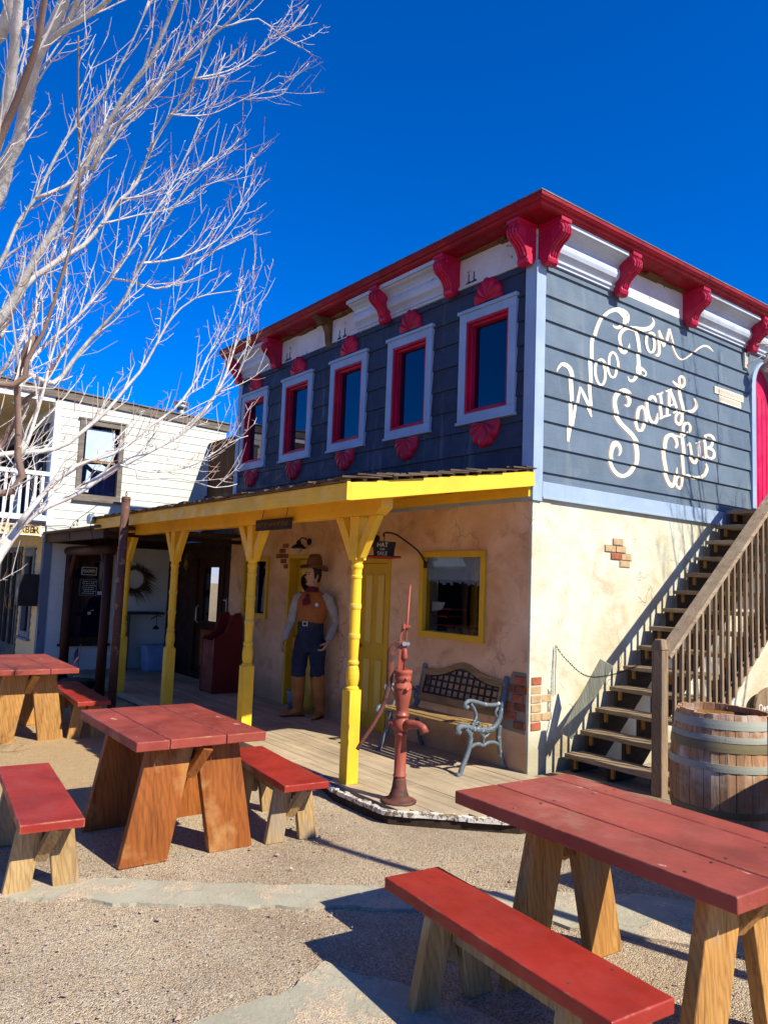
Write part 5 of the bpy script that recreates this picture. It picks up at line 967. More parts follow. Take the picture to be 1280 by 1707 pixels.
for a, b in zip(xs, xs[1:]):
    m.hexa([bkp(a, ztop(a)-.055, -.012), bkp(b, ztop(b)-.055, -.012), bkp(b, ztop(b)-.055, .012), bkp(a, ztop(a)-.055, .012), bkp(a, ztop(a)+.01, -.012), bkp(b, ztop(b)+.01, -.012), bkp(b, ztop(b)+.01, .012), bkp(a, ztop(a)+.01, .012)])
m.build('top_rail', 'slat', gb)
m = MB(); m.hexa([bkp(-.57, .475, -.012), bkp(.57, .475, -.012), bkp(.57, .475, .012), bkp(-.57, .475, .012), bkp(-.57, .555, -.012), bkp(.57, .555, -.012), bkp(.57, .555, .012), bkp(-.57, .555, .012)]); m.build('lower_rail', 'slat', gb, bevel=.004)
for s in (-1, 1):
    m = MB(); m.hexa([bkp(s*.57, .556, -.01), bkp(s*.535, .556, -.01), bkp(s*.535, .556, .01), bkp(s*.57, .556, .01), bkp(s*.57, .74, -.01), bkp(s*.535, .74, -.01), bkp(s*.535, .74, .01), bkp(s*.57, .74, .01)]); m.build('side_slat', 'slat', gb)
m = MB()
for i in range(13):
    x = -.53+i*1.06/12; m.bar(bkp(x, .553), bkp(x, ztop(x)-.05), .02, .012, (0, 1, 0))
for z in (.562, .632, .702, .77, .83):
    xs_ = [x/100 for x in range(-53, 54) if ztop(x/100)-.05 > z]
    if xs_: m.bar(bkp(xs_[0], z, .001), bkp(xs_[-1], z, .001), .009, .02, (0, 0, 1))
for a, b in zip(xs, xs[1:]): m.bar(bkp(a, ztop(a)-.062, -.004), bkp(b, ztop(b)-.062, -.004), .01, .016)
m.build('lattice_panel', 'ironblack', gb)
# ================================================================ COWBOY STATUE
cw = thing('cowboy_statue', 'life-size painted cowboy statue with hat, tan vest and tall boots standing by the yellow door', 'statue', (-3.38, -.24, 0), R(40))
X = (1, 0, 0)
def limb(m, pts, rr, n=14, asp=1.0): m.loft([(p, r, r*asp, X) for p, r in zip(pts, rr)], n)
# joints (local, front is -y)
LH, RH = (-.115, 0, .93), (.085, 0, .93)      # hips: statue's right is image-left (-x)
LK, RK = (-.125, -.05, .52), (.12, -.05, .53)
LA, RA = (-.13, -.0, .09), (.16, -.01, .09)
S1, S2 = (-.205, .0, 1.49), (.215, .0, 1.49)
E1, E2 = (-.275, .03, 1.17), (.31, .04, 1.17)
H1, H2 = (-.33, -.06, .93), (.265, -.13, .95)
def wrinkle(o, st, size):
    tx = bpy.data.textures.new('cloth_folds', 'CLOUDS'); tx.noise_scale = size; tx.noise_depth = 2
    md = o.modifiers.new('folds', 'DISPLACE'); md.texture = tx; md.strength = st; md.mid_level = .5; return o
def legs(m, g=0, z0=.06):
    for Hh, K, A in ((LH, LK, LA), (RH, RK, RA)):
        mid = tuple((a+b)/2 for a, b in zip(Hh, K)); m2 = tuple((a+b)/2+(0 if i != 1 else .02) for i, (a, b) in enumerate(zip(K, A)))
        limb(m, [(Hh[0], Hh[1], Hh[2]+.02), Hh, mid, K, m2, A, (A[0], A[1], z0)], [.1+g, .105+g, .088+g, .068+g, .066+g, .048+g, .05+g])
def torso(m, g=0, top=1.56):
    m.loft([((-.015, 0, .84), .15+g, .105+g, X), ((-.015, 0, .95), .168+g, .115+g, X), ((-.01, 0, 1.1), .148+g, .105+g, X), ((-.0, -.0, 1.22), .165+g, .115+g, X), ((.0, -.005, 1.36), .195+g, .125+g, X), ((.0, 0, 1.45), .2+g, .11+g, X), ((0, .0, 1.51), .15+g, .085+g, X), ((0, 0, top), .07+g, .065+g, X)], 20)
def arms(m, g=0, wr=True):
    for S_, E_, H_ in ((S1, E1, H1), (S2, E2, H2)):
        a = Vector(S_); e = Vector(E_); h = Vector(H_)
        P = [a+Vector((-.07 if a.x > 0 else .07, 0, .015)), a+Vector((-.012 if a.x > 0 else .012, 0, -.03)), a.lerp(e, .5), e, e.lerp(h, .5), h]
        limb(m, [tuple(p) for p in P], [.05+g, .056+g, .05+g, .042+g, .038+g, .028+g])
def hand(m, c, side, dirv, curl):
    """palm plus four unequal curled fingers and a thumb"""
    c = Vector(c); d = Vector(dirv).normalized(); w = Vector((0, -1, 0))-d*Vector((0, -1, 0)).dot(d); w.normalize(); nrm = d.cross(w)*side
    m.loft([(c-d*.035, .027, .022, tuple(w)), (c, .036, .018, tuple(w)), (c+d*.04, .041, .016, tuple(w)), (c+d*.075, .038, .014, tuple(w))], 12)
    for i, (o, l) in enumerate(((-.029, .052), (-.01, .066), (.01, .07), (.028, .06))):
        b = c+d*.075+w*o; p = [b-d*.02, b, b+d*l*.4+nrm*curl*l*.2, b+d*l*.7+nrm*curl*l*.65, b+d*l*.75+nrm*curl*l*1.05]
        m.tube(p, [.0095, .0095, .009, .0085, .007], 8)
    b = c+d*.01+w*.036; m.tube([b-w*.01, b+w*.022+d*.012+nrm*.01, b+w*.03+d*.04+nrm*.03, b+w*.02+d*.06+nrm*.05], [.013, .012, .010, .008], 8)
YAWH = Matrix.Rotation(R(-38), 3, 'Z')     # head turned to the statue's right
def hd(x, y, z): v = YAWH @ Vector((x, y, 0)); return (v.x, v.y-.01, z)
m = MB(); torso(m, -.012); legs(m, -.014); arms(m, -.014); limb(m, [(0, 0, 1.5), (0, -.005, 1.6), (0, -.01, 1.68)], [.075, .058, .056])
hx = tuple(YAWH @ Vector((1, 0, 0)))
m.loft([(hd(0, -.02, 1.612), .035, .045, hx), (hd(0, -.02, 1.64), .052, .07, hx), (hd(0, -.012, 1.68), .064, .083, hx), (hd(0, -.005, 1.73), .072, .093, hx), (hd(0, .0, 1.78), .077, .1, hx), (hd(0, .005, 1.83), .074, .096, hx), (hd(0, .01, 1.87), .055, .07, hx), (hd(0, .01, 1.885), .03, .04, hx)], 22)
m.tube([hd(0, -.085, 1.765), hd(0, -.103, 1.74), hd(0, -.118, 1.722), hd(0, -.1, 1.708)], [.009, .012, .017, .008], 10)   # nose
m.loft([(hd(-.03, -.078, 1.778), .006, .006, (0, 0, 1)), (hd(0, -.095, 1.783), .008, .007, (0, 0, 1)), (hd(.03, -.078, 1.778), .006, .006, (0, 0, 1))], 8)  # brow
m.loft([(hd(-.026, -.083, 1.676), .004, .005, (0, 0, 1)), (hd(0, -.098, 1.679), .008, .008, (0, 0, 1)), (hd(.026, -.083, 1.676), .004, .005, (0, 0, 1))], 8)  # lips
m.ball(hd(0, -.082, 1.64), .026, .022, .02)
for s in (-1, 1): m.ball(hd(s*.036, -.068, 1.715), .022, .02, .026); m.ball(hd(s*.078, .01, 1.735), .009, .018, .03); m.ball(hd(s*.05, -.03, 1.655), .022, .035, .022)
hand(m, (-.338, -.075, .905), -1, (-.12, -.1, -1), .5); hand(m, (.26, -.155, .925), 1, (-.35, -.25, -.8), .9)
body = m.build('body', 'skin', cw, remesh=.0055)
m = MB()
for s in (-1, 1):
    m.ball(hd(s*.03, -.088, 1.758), .011, .006, .006)
    m.ball(hd(s*.03, -.092, 1.782), .02, .006, .005)
m.ball(hd(0, -.1, 1.668), .02, .005, .0035)
m.build('eyes_and_mouth', 'hair', body, smooth=True)
m = MB()
m.loft([(hd(0, .045, 1.66), .055, .045, hx), (hd(0, .035, 1.72), .078, .075, hx), (hd(0, .02, 1.78), .084, .092, hx), (hd(0, .012, 1.84), .082, .1, hx), (hd(0, .012, 1.88), .06, .075, hx)], 20)
for s in (-1, 1): m.loft([(hd(s*.074, -.03, 1.70), .007, .012, hx), (hd(s*.078, -.025, 1.75), .01, .02, hx), (hd(s*.078, -.02, 1.82), .012, .035, hx)], 8)
m.build('hair', 'hair', cw, remesh=.007)
m = MB(); arms(m, .012); torso(m, .002, 1.575)
for E_, H_ in ((E1, H1), (E2, H2)):
    e, h = Vector(E_), Vector(H_); c = e.lerp(h, .9); m.loft([(e.lerp(h, .74), .044, .044, X), (e.lerp(h, .8), .047, .047, X), (e.lerp(h, .98), .041, .041, X)], 14)
    for k in range(3): t = .2+k*.18; m.ball(e.lerp(h, t)+Vector((random.uniform(-.01, .01), -.03, 0)), .03, .02, .018)
wrinkle(m.build('shirt', 'shirt', cw, remesh=.008), .02, .07)
m = MB(); m.loft([((-.012, 0, 1.15), .165, .122, X), ((-.01, 0, 1.18), .168, .123, X), ((0, 0, 1.22), .178, .128, X), ((0, -.004, 1.34), .2, .138, X), ((0, -.002, 1.44), .2, .125, X), ((0, .0, 1.5), .165, .1, X), ((0, .01, 1.545), .11, .085, X)], 24)
vs = m.build('vest', 'vest', cw, remesh=.008); wrinkle(vs, .008, .08)
m = MB(); m.loft([((-.012, 0, .8), .16, .113, X), ((-.012, 0, .93), .182, .126, X), ((-.012, 0, 1.06), .172, .12, X), ((-.012, 0, 1.165), .158, .114, X)], 20)
for Hh, K, A in ((LH, LK, LA), (RH, RK, RA)):
    mid = tuple((a+b)/2 for a, b in zip(Hh, K)); lo = tuple(a+(b-a)*.22 for a, b in zip(K, A))
    limb(m, [(Hh[0], Hh[1], Hh[2]+.02), Hh, mid, (K[0], K[1], K[2]+.05), K, lo], [.104, .112, .102, .09, .096, .05])
    for k in range(3): m.ball((K[0]+random.uniform(-.03, .03), K[1]-.075, K[2]+.02+k*.05), .04, .02, .012)
wrinkle(m.build('trousers', 'denim', cw, remesh=.008), .024, .09)
def boot(K, A, toe):
    t = Vector(toe).normalized(); a = Vector(A); m = MB(); k = Vector(K)
    limb(m, [tuple(k.lerp(a, .02)), tuple(k.lerp(a, .15)), tuple(k.lerp(a, .5)), tuple(k.lerp(a, .8)), tuple(a), (a.x, a.y, .05)], [.09, .092, .084, .072, .066, .062])
    yx = (-t.y, t.x, 0)
    m.loft([(a+Vector((0, 0, -.035))-t*.07, .036, .04, yx), (a+Vector((0, 0, -.035)), .047, .052, yx), (a+Vector((0, 0, -.045))+t*.08, .047, .042, yx), (a+Vector((0, 0, -.058))+t*.15, .043, .03, yx), (a+Vector((0, 0, -.065))+t*.2, .03, .022, yx), (a+Vector((0, 0, -.065))+t*.225, .012, .012, yx)], 16)
    b = m.build('boot', 'boot', cw, remesh=.008); wrinkle(b, .012, .07)
    m = MB(); m.loft([(a+Vector((0, 0, -.083))-t*.085, .032, .008, yx), (a+Vector((0, 0, -.083))+t*.0, .045, .008, yx), (a+Vector((0, 0, -.083))+t*.14, .045, .007, yx), (a+Vector((0, 0, -.083))+t*.22, .012, .006, yx)], 14); m.build('sole', 'hair', b)
boot(LK, LA, (-.8, -.6, 0)); boot(RK, RA, (-.1, -1, 0))
m = MB(); m.loft([((-.012, 0, 1.125), .169, .124, X), ((-.012, 0, 1.17), .167, .123, X)], 28); blt = m.build('belt', 'ironblack', cw)
m = MB(); m.box(-.075, -.005, -.146, -.118, 1.117, 1.18); bk_ = m.build('buckle', 'silver', blt, bevel=.01)
m = MB(); m.box(-.06, -.02, -.15, -.145, 1.132, 1.165); m.build('buckle_center', 'ironblack', bk_)
m = MB(); m.loft([((-.19, -.06, .97), .022, .035, X), ((-.2, -.055, .87), .02, .03, X), ((-.205, -.05, .78), .013, .018, X)], 12); hol = m.build('holster', 'boot', cw)
m = MB(); m.tube([(-.19, -.065, .96), (-.19, -.1, .985), (-.185, -.125, .98)], [.012, .014, .011], 8); m.build('revolver_grip', 'brass', hol, smooth=True)
m = MB(); m.loft([((0, -.02, 1.53), .098, .1, X), ((0, -.015, 1.57), .078, .08, X), ((0, -.01, 1.6), .068, .07, X)], 18); m.ball((-.03, -.135, 1.49), .03, .025, .028)
m.loft([((-.035, -.135, 1.48), .016, .012, X), ((-.055, -.15, 1.42), .036, .012, X), ((-.06, -.145, 1.37), .03, .008, X)], 10); m.loft([((-.025, -.135, 1.48), .014, .012, X), ((-.005, -.15, 1.42), .03, .012, X), ((0, -.145, 1.385), .022, .008, X)], 10)
m.build('kerchief', 'kerchief', cw, remesh=.007)
m = MB(); pts5 = []
for k in range(12): a = math.pi*k/6+math.pi/2; r = .03 if k % 2 == 0 else .019; pts5.append((.1+r*math.cos(a), 1.385+r*math.sin(a)))
m.prism(pts5, None, lambda a, b, k: (a, -.146 if k else -.138, b)); m.build('star_badge', 'silver', vs)
# hat: curled brim and creased crown
def hat(parent, c, yaw, s=1.0, mt='felt', tilt=0):
    Mx = Matrix.Rotation(yaw, 3, 'Z') @ Matrix.Rotation(tilt, 3, 'X')
    def P(x, y, z): v = Mx @ Vector((x*s, y*s, z*s)); return (c[0]+v.x, c[1]+v.y, c[2]+v.z)
    m = MB(); n = 40; rings = []
    for r in (.7, .85, 1.0, 1.15, 1.35, 1.52, 1.66):
        rings.append([P(math.cos(2*math.pi*k/n)*.088*r, math.sin(2*math.pi*k/n)*.108*r, (.045*(abs(math.cos(2*math.pi*k/n))**2)-.02*(abs(math.sin(2*math.pi*k/n))**3))*max(0, r-1)/.75) for k in range(n)])
    b = 0
    for rg in rings: m.v += rg
    for i in range(len(rings)-1):
        for k in range(n): a = i*n+k; d = i*n+(k+1) % n; m.f.append((a, d, d+n, a+n))
    br_ = m.build('hat', mt, parent, smooth=True); md = br_.modifiers.new('thick', 'SOLIDIFY'); md.thickness = .006
    m = MB(); prof = [(1.0, 0), (.98, .03), (.92, .07), (.84, .105), (.74, .135), (.58, .148), (.32, .136), (.05, .126)]
    for r, z in prof:
        for k in range(n):
            a = 2*math.pi*k/n; pinch = 1-.16*(z/.14)*max(0, -math.sin(a))**2*abs(math.cos(a))*2; m.v.append(P(math.cos(a)*.088*r*pinch, math.sin(a)*.106*r, z+.012*abs(math.cos(a))*(z/.14)))
    for i in range(len(prof)-1):
        for k in range(n): a = i*n+k; d = i*n+(k+1) % n; m.f.append((a, d, d+n, a+n))
    m.f.append(tuple((len(prof)-1)*n+k for k in range(n))); m.build('crown', mt, br_, smooth=True)
    m = MB(); rb = []
    for z in (.004, .024):
        for k in range(n): a = 2*math.pi*k/n; m.v.append(P(math.cos(a)*.0905, math.sin(a)*.1105, z))
    for k in range(n): d = (k+1) % n; m.f.append((k, d, d+n, k+n))
    m.build('hat_band', 'ironblack', br_, smooth=True)
    return br_
hat(cw, (0, -.0, 1.84), R(-38), 1.08, 'felt', R(-4))
# hat hung on the yellow door behind the statue
hg = thing('hanging_hat', 'dark cowboy hat hung on the yellow door behind the statue', 'hat', (-3.84, -.0, 1.66))
hat(hg, (0, .0, 0), R(60), .85, 'feltdark', R(62))
# bucket
bk2 = thing('plastic_bucket', 'pale blue bucket with a wire handle beside the statue\'s boot', 'bucket', (-3.79, -.17, 0))
m = MB(); m.lathe([(.001, .004), (.088, .004), (.09, .0), (.11, .24), (.118, .245), (.118, .26), (.108, .26), (.106, .24), (.087, .012), (.001, .01)], (0, 0, 0), 28, cap=False); m.build('shell', 'bucket', bk2, smooth=True)
m = MB(); m.tube([(-.115, -.0, .235)]+[(-.115*math.cos(t*math.pi/10), -.115*math.sin(t*math.pi/10)-.006, .235-.1*math.sin(t*math.pi/10)) for t in range(1, 10)]+[(.115, 0, .235)], .003, 5); m.build('handle', 'silver', bk2)
# ================================================================ PORCH LAMPS, SIGNS
def barn_lamp(x, lab):
    t = thing('barn_lamp', lab, 'lamp', (x, 0, 2.17), 0, 'black barn lamps on the stucco wall')
    m = MB(); m.lathe([(.045, 0), (.045, .02), (.03, .03)], (0, 0, .03), 16, Matrix.Rotation(R(90), 3, 'X')); m.build('wall_plate', 'ironblack', t)
    m = MB(); m.tube([(0, -.03, .03), (0, -.07, .07), (0, -.13, .075), (0, -.17, .03)], .009, 6); m.build('arm', 'ironblack', t)
    m = MB(); m.lathe([(.02, .04), (.03, .02), (.035, -.01), (.075, -.03), (.1, -.06), (.104, -.07), (.09, -.065), (.03, -.03)], (0, -.17, 0), 22, cap=False); m.build('shade', 'ironblack', t, smooth=True)
    m = MB(); m.lathe([(.028, -.04), (.042, -.06), (.044, -.1), (.03, -.125), (.001, -.13)], (0, -.17, 0), 16); m.build('bulb', 'porcelain', t, smooth=True)
barn_lamp(-3.9, 'black barn lamp above the door behind the statue'); barn_lamp(-2.4, 'black barn lamp above the right-hand yellow door, beside the top hat sign')
hs_ = thing('top_hat_sign', 'black top hat shaped hanging sign reading HAT FOR SALE on a curved bracket', 'sign', (-1.87, -.3, 2.03))
HR = Matrix.Rotation(R(38), 3, 'Z')
m = MB(); m.lathe([(.118, -.07), (.115, -.06), (.12, .02), (.135, .1), (.128, .105), (.001, .105)], (0, 0, 0), 28, HR @ Matrix.Diagonal((1, .5, 1)), cap=False); cr_ = m.build('crown', 'signblack', hs_, smooth=True)
HF = Fr((-.0, -.0, 0), HR @ Vector((1, 0, 0)), HR @ Vector((0, -1, 0))); 
for s, z, sz in (('HAT', .065, .07), ('FOR', .018, .032), ('SALE', -.03, .062)): text('lettering', s, sz, 'chalk', hs_, HF, .0, z, .0655, .002, xs=.9)
m = MB(); m.lathe([(.12, -.078), (.2, -.07), (.205, -.06), (.195, -.058), (.12, -.066)], (0, 0, 0), 32, HR @ Matrix.Diagonal((1, .55, 1)), cap=False); m.build('brim', 'redbox', hs_, smooth=True)
m = MB(); m.lathe([(.12, -.064), (.19, -.056), (.197, -.05), (.12, -.055)], (0, 0, 0), 32, HR @ Matrix.Diagonal((1, .55, 1)), cap=False); m.build('brim_top', 'signblack', hs_, smooth=True)
m = MB(); m.tube([(0, 0, .1), (0, 0, .17)], .006, 6); m.tube(cr([(-.02, 0, .19), (0, 0, .2), (.06, .0, .205), (.16, .04, .18), (.26, .12, .1), (.34, .22, 0), (.38, .28, -.12)], 4), .01, 8); m.ball((-.01, 0, .175), .014); m.box(.36, .4, .27, .29, -.17, -.1); m.build('bracket', 'ironblack', hs_, smooth=True)
bs = thing('hanging_board_sign', 'small weathered dark board sign hung on wires from the porch beam', 'sign', (-1.86, -1.7, 2.215))
m = MB(); m.box(-.35, .35, -.012, .012, -.055, .055); m.build('board', 'signdark', bs, bevel=.004)
m = MB(); m.tube([(-.24, 0, .055), (-.24, .03, .2)], .003, 5); m.tube([(.24, 0, .055), (.24, .03, .2)], .003, 5); m.build('wire', 'ironblack', bs)
m = MB(); rnd = random.Random(4)
x = -.31
while x < .3:
    w = rnd.uniform(.012, .03); m.tube([(x, -.0135, rnd.uniform(-.025, -.005)), (x+w*.5, -.0135, rnd.uniform(.01, .03)), (x+w, -.0135, rnd.uniform(-.02, .02))], .0018, 4); x += w+rnd.uniform(.004, .02)
m.build('faded_lettering', 'slat', bs)
# rusty pole and string lights
pl = thing('metal_pole', 'rusty metal pipe pole with a ring on top at the left end of the porch', 'pole', (-4.65, -2.24, G))
m = MB(); m.tube([(0, 0, 0), (0, 0, 2.72)], .052, 20); m.build('pipe', 'rust', pl, smooth=True)
m = MB(); m.lathe([(.054, 2.66), (.056, 2.7), (.05, 2.73), (.001, 2.735)], (0, 0, 0), 20); m.tube([(.028*math.cos(t*math.pi/5), 0, 2.765+.028*math.sin(t*math.pi/5)) for t in range(11)], .005, 5); m.build('cap', 'rust', pl)
m = MB(); m.lathe([(.14, 0), (.15, .02), (.08, .05), (.055, .06)], (0, 0, 0), 20); m.build('footing', 'concrete', pl)
# ================================================================ WHITE BUILDING AT THE LEFT (barber)
wb = thing('white_barber_building', 'two-storey cream clapboard building with a white balcony behind the bare tree', 'building')
YC = -2.1
uw = (-1.64, -.95, 3.02, 4.33); cwn = (-1.7, -1.0, .5, 1.97)
m = MB(); siding(m, WHITE, YC, 1.1, 2.3, 4.66, .148, .009, [uw]); siding(m, WHITE, YC, .1, -.1, 2.3, .148, .009, [cwn]); m.build('clapboard_wall', 'siding_cream', wb)
m = MB(); siding(m, BARB, -14, -9.08, -.1, 2.35, .148, .012, [(-12.3, -10.55, -.1, 2.12), (-10.25, -9.6, .55, 2.0)]); m.build('shopfront_wall', 'siding_bounce', wb)
m = MB(); siding(m, BARB, -14, -9.08, 2.5, 4.6, .148, .012, [(-11.0, -10.2, 2.6, 4.3), (-13.2, -11.8, 2.6, 4.3), (-9.9, -9.4, 2.9, 4.2)]); m.build('upper_front_wall', 'siding_cream', wb)
m = MB(); m.box(-14, -9.3, -2.06, 1.1, -.1, 4.6); m.build('inner_core', 'dark', wb)
m = MB(); m.box(-9.09, -8.972, -2.128, -2.0, -.1, 2.28); m.build('corner_post', 'greytrim', wb); m = MB(); m.box(-9.09, -8.98, -2.12, -2.02, 2.45, 4.62); m.build('upper_corner_post', 'trimwhite', wb)
m = MB()
m.hexa([(-9.06, -3.3, 4.72), (-8.955, -3.3, 4.72), (-8.955, 1.14, 4.58), (-9.06, 1.14, 4.58), (-9.06, -3.3, 4.86), (-8.955, -3.3, 4.86), (-8.955, 1.14, 4.72), (-9.06, 1.14, 4.72)]); m.build('roof_fascia', 'fascia_grey', wb)
m = MB(); m.hexa([(-15, -3.3, 4.86), (-8.93, -3.3, 4.865), (-8.93, 1.16, 4.723), (-15, 1.16, 4.723), (-15, -3.3, 4.9), (-8.93, -3.3, 4.885), (-8.93, 1.16, 4.745), (-15, 1.16, 4.76)]); m.build('roof', 'fascia_grey', wb)
m = MB(); m.hexa([(-15, -3.28, 4.6), (-9.061, -3.28, 4.6), (-9.061, -2.13, 4.56), (-15, -2.13, 4.56), (-15, -3.28, 4.855), (-9.061, -3.28, 4.855), (-9.061, -2.13, 4.82), (-15, -2.13, 4.82)]); m.build('balcony_ceiling', 'siding_bounce', wb)
m = MB(); m.box(-9.05, -8.99, -3.3, -2.13, 4.6, 4.7); m.build('balcony_roof_beam', 'trimwhite', wb)
sp = thing('stovepipe', 'grey metal stovepipe with a round cap on the roof of the white building', 'stovepipe', (-9.7, .42, 4.74))
m = MB(); m.tube([(0, 0, 0), (0, 0, .34)], .085, 18); m.build('pipe', 'zinc', sp, smooth=True)
m = MB(); m.lathe([(.12, .3), (.14, .31), (.14, .36), (.11, .37), (.11, .39), (.15, .4), (.15, .43), (.02, .48)], (0, 0, 0), 20); m.build('cap', 'zinc', sp, smooth=True)
def sash(F, o, parent, fm='greytrim', lower='glass_dark', curtain=False, wd=.07):
    a0, a1, z0, z1 = o
    m = MB(); m.fbox(F, a0+wd, a1-wd, -.07, -.06, z0+wd, z1-wd); p = m.build('window', lower, parent)
    m = MB(); frame(m, F, a0-.05, a1+.05, z0-.05, z1+.05, wd+.04, -.1, .035); m.fbox(F, a0-.09, a1+.09, -.02, .07, z0-.09, z0-.05); m.fbox(F, a0-.08, a1+.08, -.02, .05, z1+.05, z1+.08); m.build('frame', fm, p)
    return p
p = sash(WHITE, uw, wb, 'fascia_grey', wd=.045)
m = MB(); m.fbox(WHITE, uw[0]+.07, uw[1]-.07, -.055, -.03, 3.64, 3.68); m.build('meeting_rail', 'slat', p)
m = MB(); n = 24
for i in range(n):
    x0 = uw[0]+.09+i*(.5)/n; x1 = uw[0]+.09+(i+1)*.5/n; t0, t1 = -.052+.004*(i % 2), -.052+.004*((i+1) % 2)
    k = len(m.v); m.v += [WHITE.p(x0, t0, 3.69), WHITE.p(x1, t1, 3.69), WHITE.p(x1, t1, 4.24), WHITE.p(x0, t0, 4.24)]; m.f.append((k, k+1, k+2, k+3))
m.build('curtain', 'curtain', p)
m = MB(); m.fplate(WHITE, [(-1.5, 3.6), (-1.25, 3.62), (-1.1, 3.55), (-1.2, 3.5), (-1.4, 3.52)], -.058, -.05); m.fplate(WHITE, [(-1.52, 3.1), (-1.45, 3.1), (-1.42, 3.45), (-1.5, 3.5)], -.058, -.05); m.build('tied_cloth', 'curtain', p)
p = sash(WHITE, cwn, wb, 'brownwood')
m = MB(); m.fbox(WHITE, -1.46, -1.2, -.045, -.035, 1.64, 1.78); cs = m.build('closed_sign', 'chalk', p)
m = MB(); m.fbox(WHITE, -1.447, -1.213, -.035, -.033, 1.652, 1.768); m.build('closed_sign_face', 'signblack', cs)
text('lettering', 'CLOSED', .068, 'chalk', cs, WHITE, -1.33, 1.71, -.031, .001, bold=.002, xs=.82)
m = MB(); m.fbox(WHITE, -1.47, -1.19, -.045, -.037, 1.29, 1.56); mn = m.build('menu_board', 'signblack', p)
m = MB(); frame(m, WHITE, -1.48, -1.18, 1.28, 1.57, .014, -.045, -.03); m.build('menu_frame', 'greytrim', mn)
m = MB(); rnd = random.Random(8)
for r_ in range(7):
    x = -1.44+rnd.uniform(0, .05); z = 1.52-r_*.034
    while x < -1.22: w = rnd.uniform(.01, .035); m.fbox(WHITE, x, x+w, -.037, -.035, z, z+.012); x += w+rnd.uniform(.006, .02)
m.build('menu_lettering', 'chalk', mn)
m = MB(); m.fbox(WHITE, -1.3, -1.25, -.05, -.04, .95, 1.0); m.fbox(WHITE, -1.25, -1.2, -.05, -.04, 1.02, 1.03); m.fbox(WHITE, -1.16, -1.08, -.05, -.04, 1.3, 1.36); m.build('paper_notice', 'paper', p)
# shopfront door and window of the barber
m = MB(); m.fbox(BARB, -12.2, -10.62, -.08, -.06, .2, 2.02); d = m.build('door', 'glass_dark', wb)
m = MB(); frame(m, BARB, -12.3, -10.55, -.1, 2.12, .1, -.1, .03)
for x in (-11.87, -11.42, -11.36, -10.95): m.fbox(BARB, x-.035, x+.035, -.09, .0, .0, 2.02)
m.fbox(BARB, -12.2, -10.65, -.09, -.001, 0, .28); m.build('door_frame', 'darktrim', d)
m = MB(); m.tube([BARB.p(-11.39, .03, .95), BARB.p(-11.39, .06, 1.0), BARB.p(-11.39, .06, 1.15), BARB.p(-11.39, .03, 1.2)], .014, 6); m.tube([BARB.p(-10.98, .03, .95), BARB.p(-10.98, .06, 1.0), BARB.p(-10.98, .06, 1.15), BARB.p(-10.98, .03, 1.2)], .014, 6); m.build('handle', 'brass', d)
sash(BARB, (-10.25, -9.6, .55, 2.0), wb, 'greytrim')
for o in ((-11.0, -10.2, 2.6, 4.3), (-13.2, -11.8, 2.6, 4.3), (-9.9, -9.4, 2.9, 4.2)): sash(BARB, o, wb, 'darktrim')
# balcony
m = MB(); m.box(-14, -8.99, -4.4, -2.13, 2.44, 2.5); m.build('balcony_floor', 'brownwood', wb)
m = MB(); m.box(-9.04, -8.98, -4.4, -2.13, 2.53, 2.62); m.box(-9.05, -8.97, -4.4, -2.1, 3.3, 3.37); m.box(-9.03, -8.985, -4.4, -2.13, 2.26, 2.435); br_ = m.build('balcony_rail', 'trimwhite', wb)
for i in range(19):
    y = -2.2-i*.115; m = MB(); m.box(-9.03, -8.99, y-.045, y, 2.621, 3.299); m.build('baluster', 'trimwhite', br_)
m = MB(); m.box(-9.1, -9.0, -4.45, -4.35, -.1, 4.6); m.build('balcony_post', 'trimwhite', wb)
sb = thing('barber_sign', 'yellow signboard with black lettering ending C BARBER under the white balcony', 'sign', (-8.97, -2.65, 2.355))
m = MB(); m.box(-.01, .02, -1.2, .45, -.08, .088); m.build('board', 'signyellow', sb)
m = MB(); SBF = Fr((.0, 0, 0), (0, 1, 0), (1, 0, 0)); frame(m, SBF, -1.2, .45, -.085, .093, .012, .015, .026); m.build('border', 'trimwhite', sb)
text('lettering', 'C BARBER', .155, 'ink', sb, SBF, .42, .002, .022, .003, 'RIGHT', bold=.003, xs=.86)
# fire extinguisher cabinet
fc = thing('extinguisher_cabinet', 'dark metal cabinet with a red fire extinguisher on the barber shopfront', 'cabinet', (-9.32, -2.28, 1.35))
m = MB(); m.box(-.02, .22, -.16, .15, -.27, .27); m.build('case', 'ironblack', fc, bevel=.006)
m = MB(); m.lathe([(.05, -.24), (.055, -.22), (.055, .1), (.03, .15), (.02, .2)], (-.1, -.06, 0), 16); ex = m.build('extinguisher', 'redbox', fc, smooth=True)
m = MB(); m.tube([(-.1, -.115, -.05), (-.1, -.115, .05)], .012, 6); m.build('label_plate', 'paper', ex)
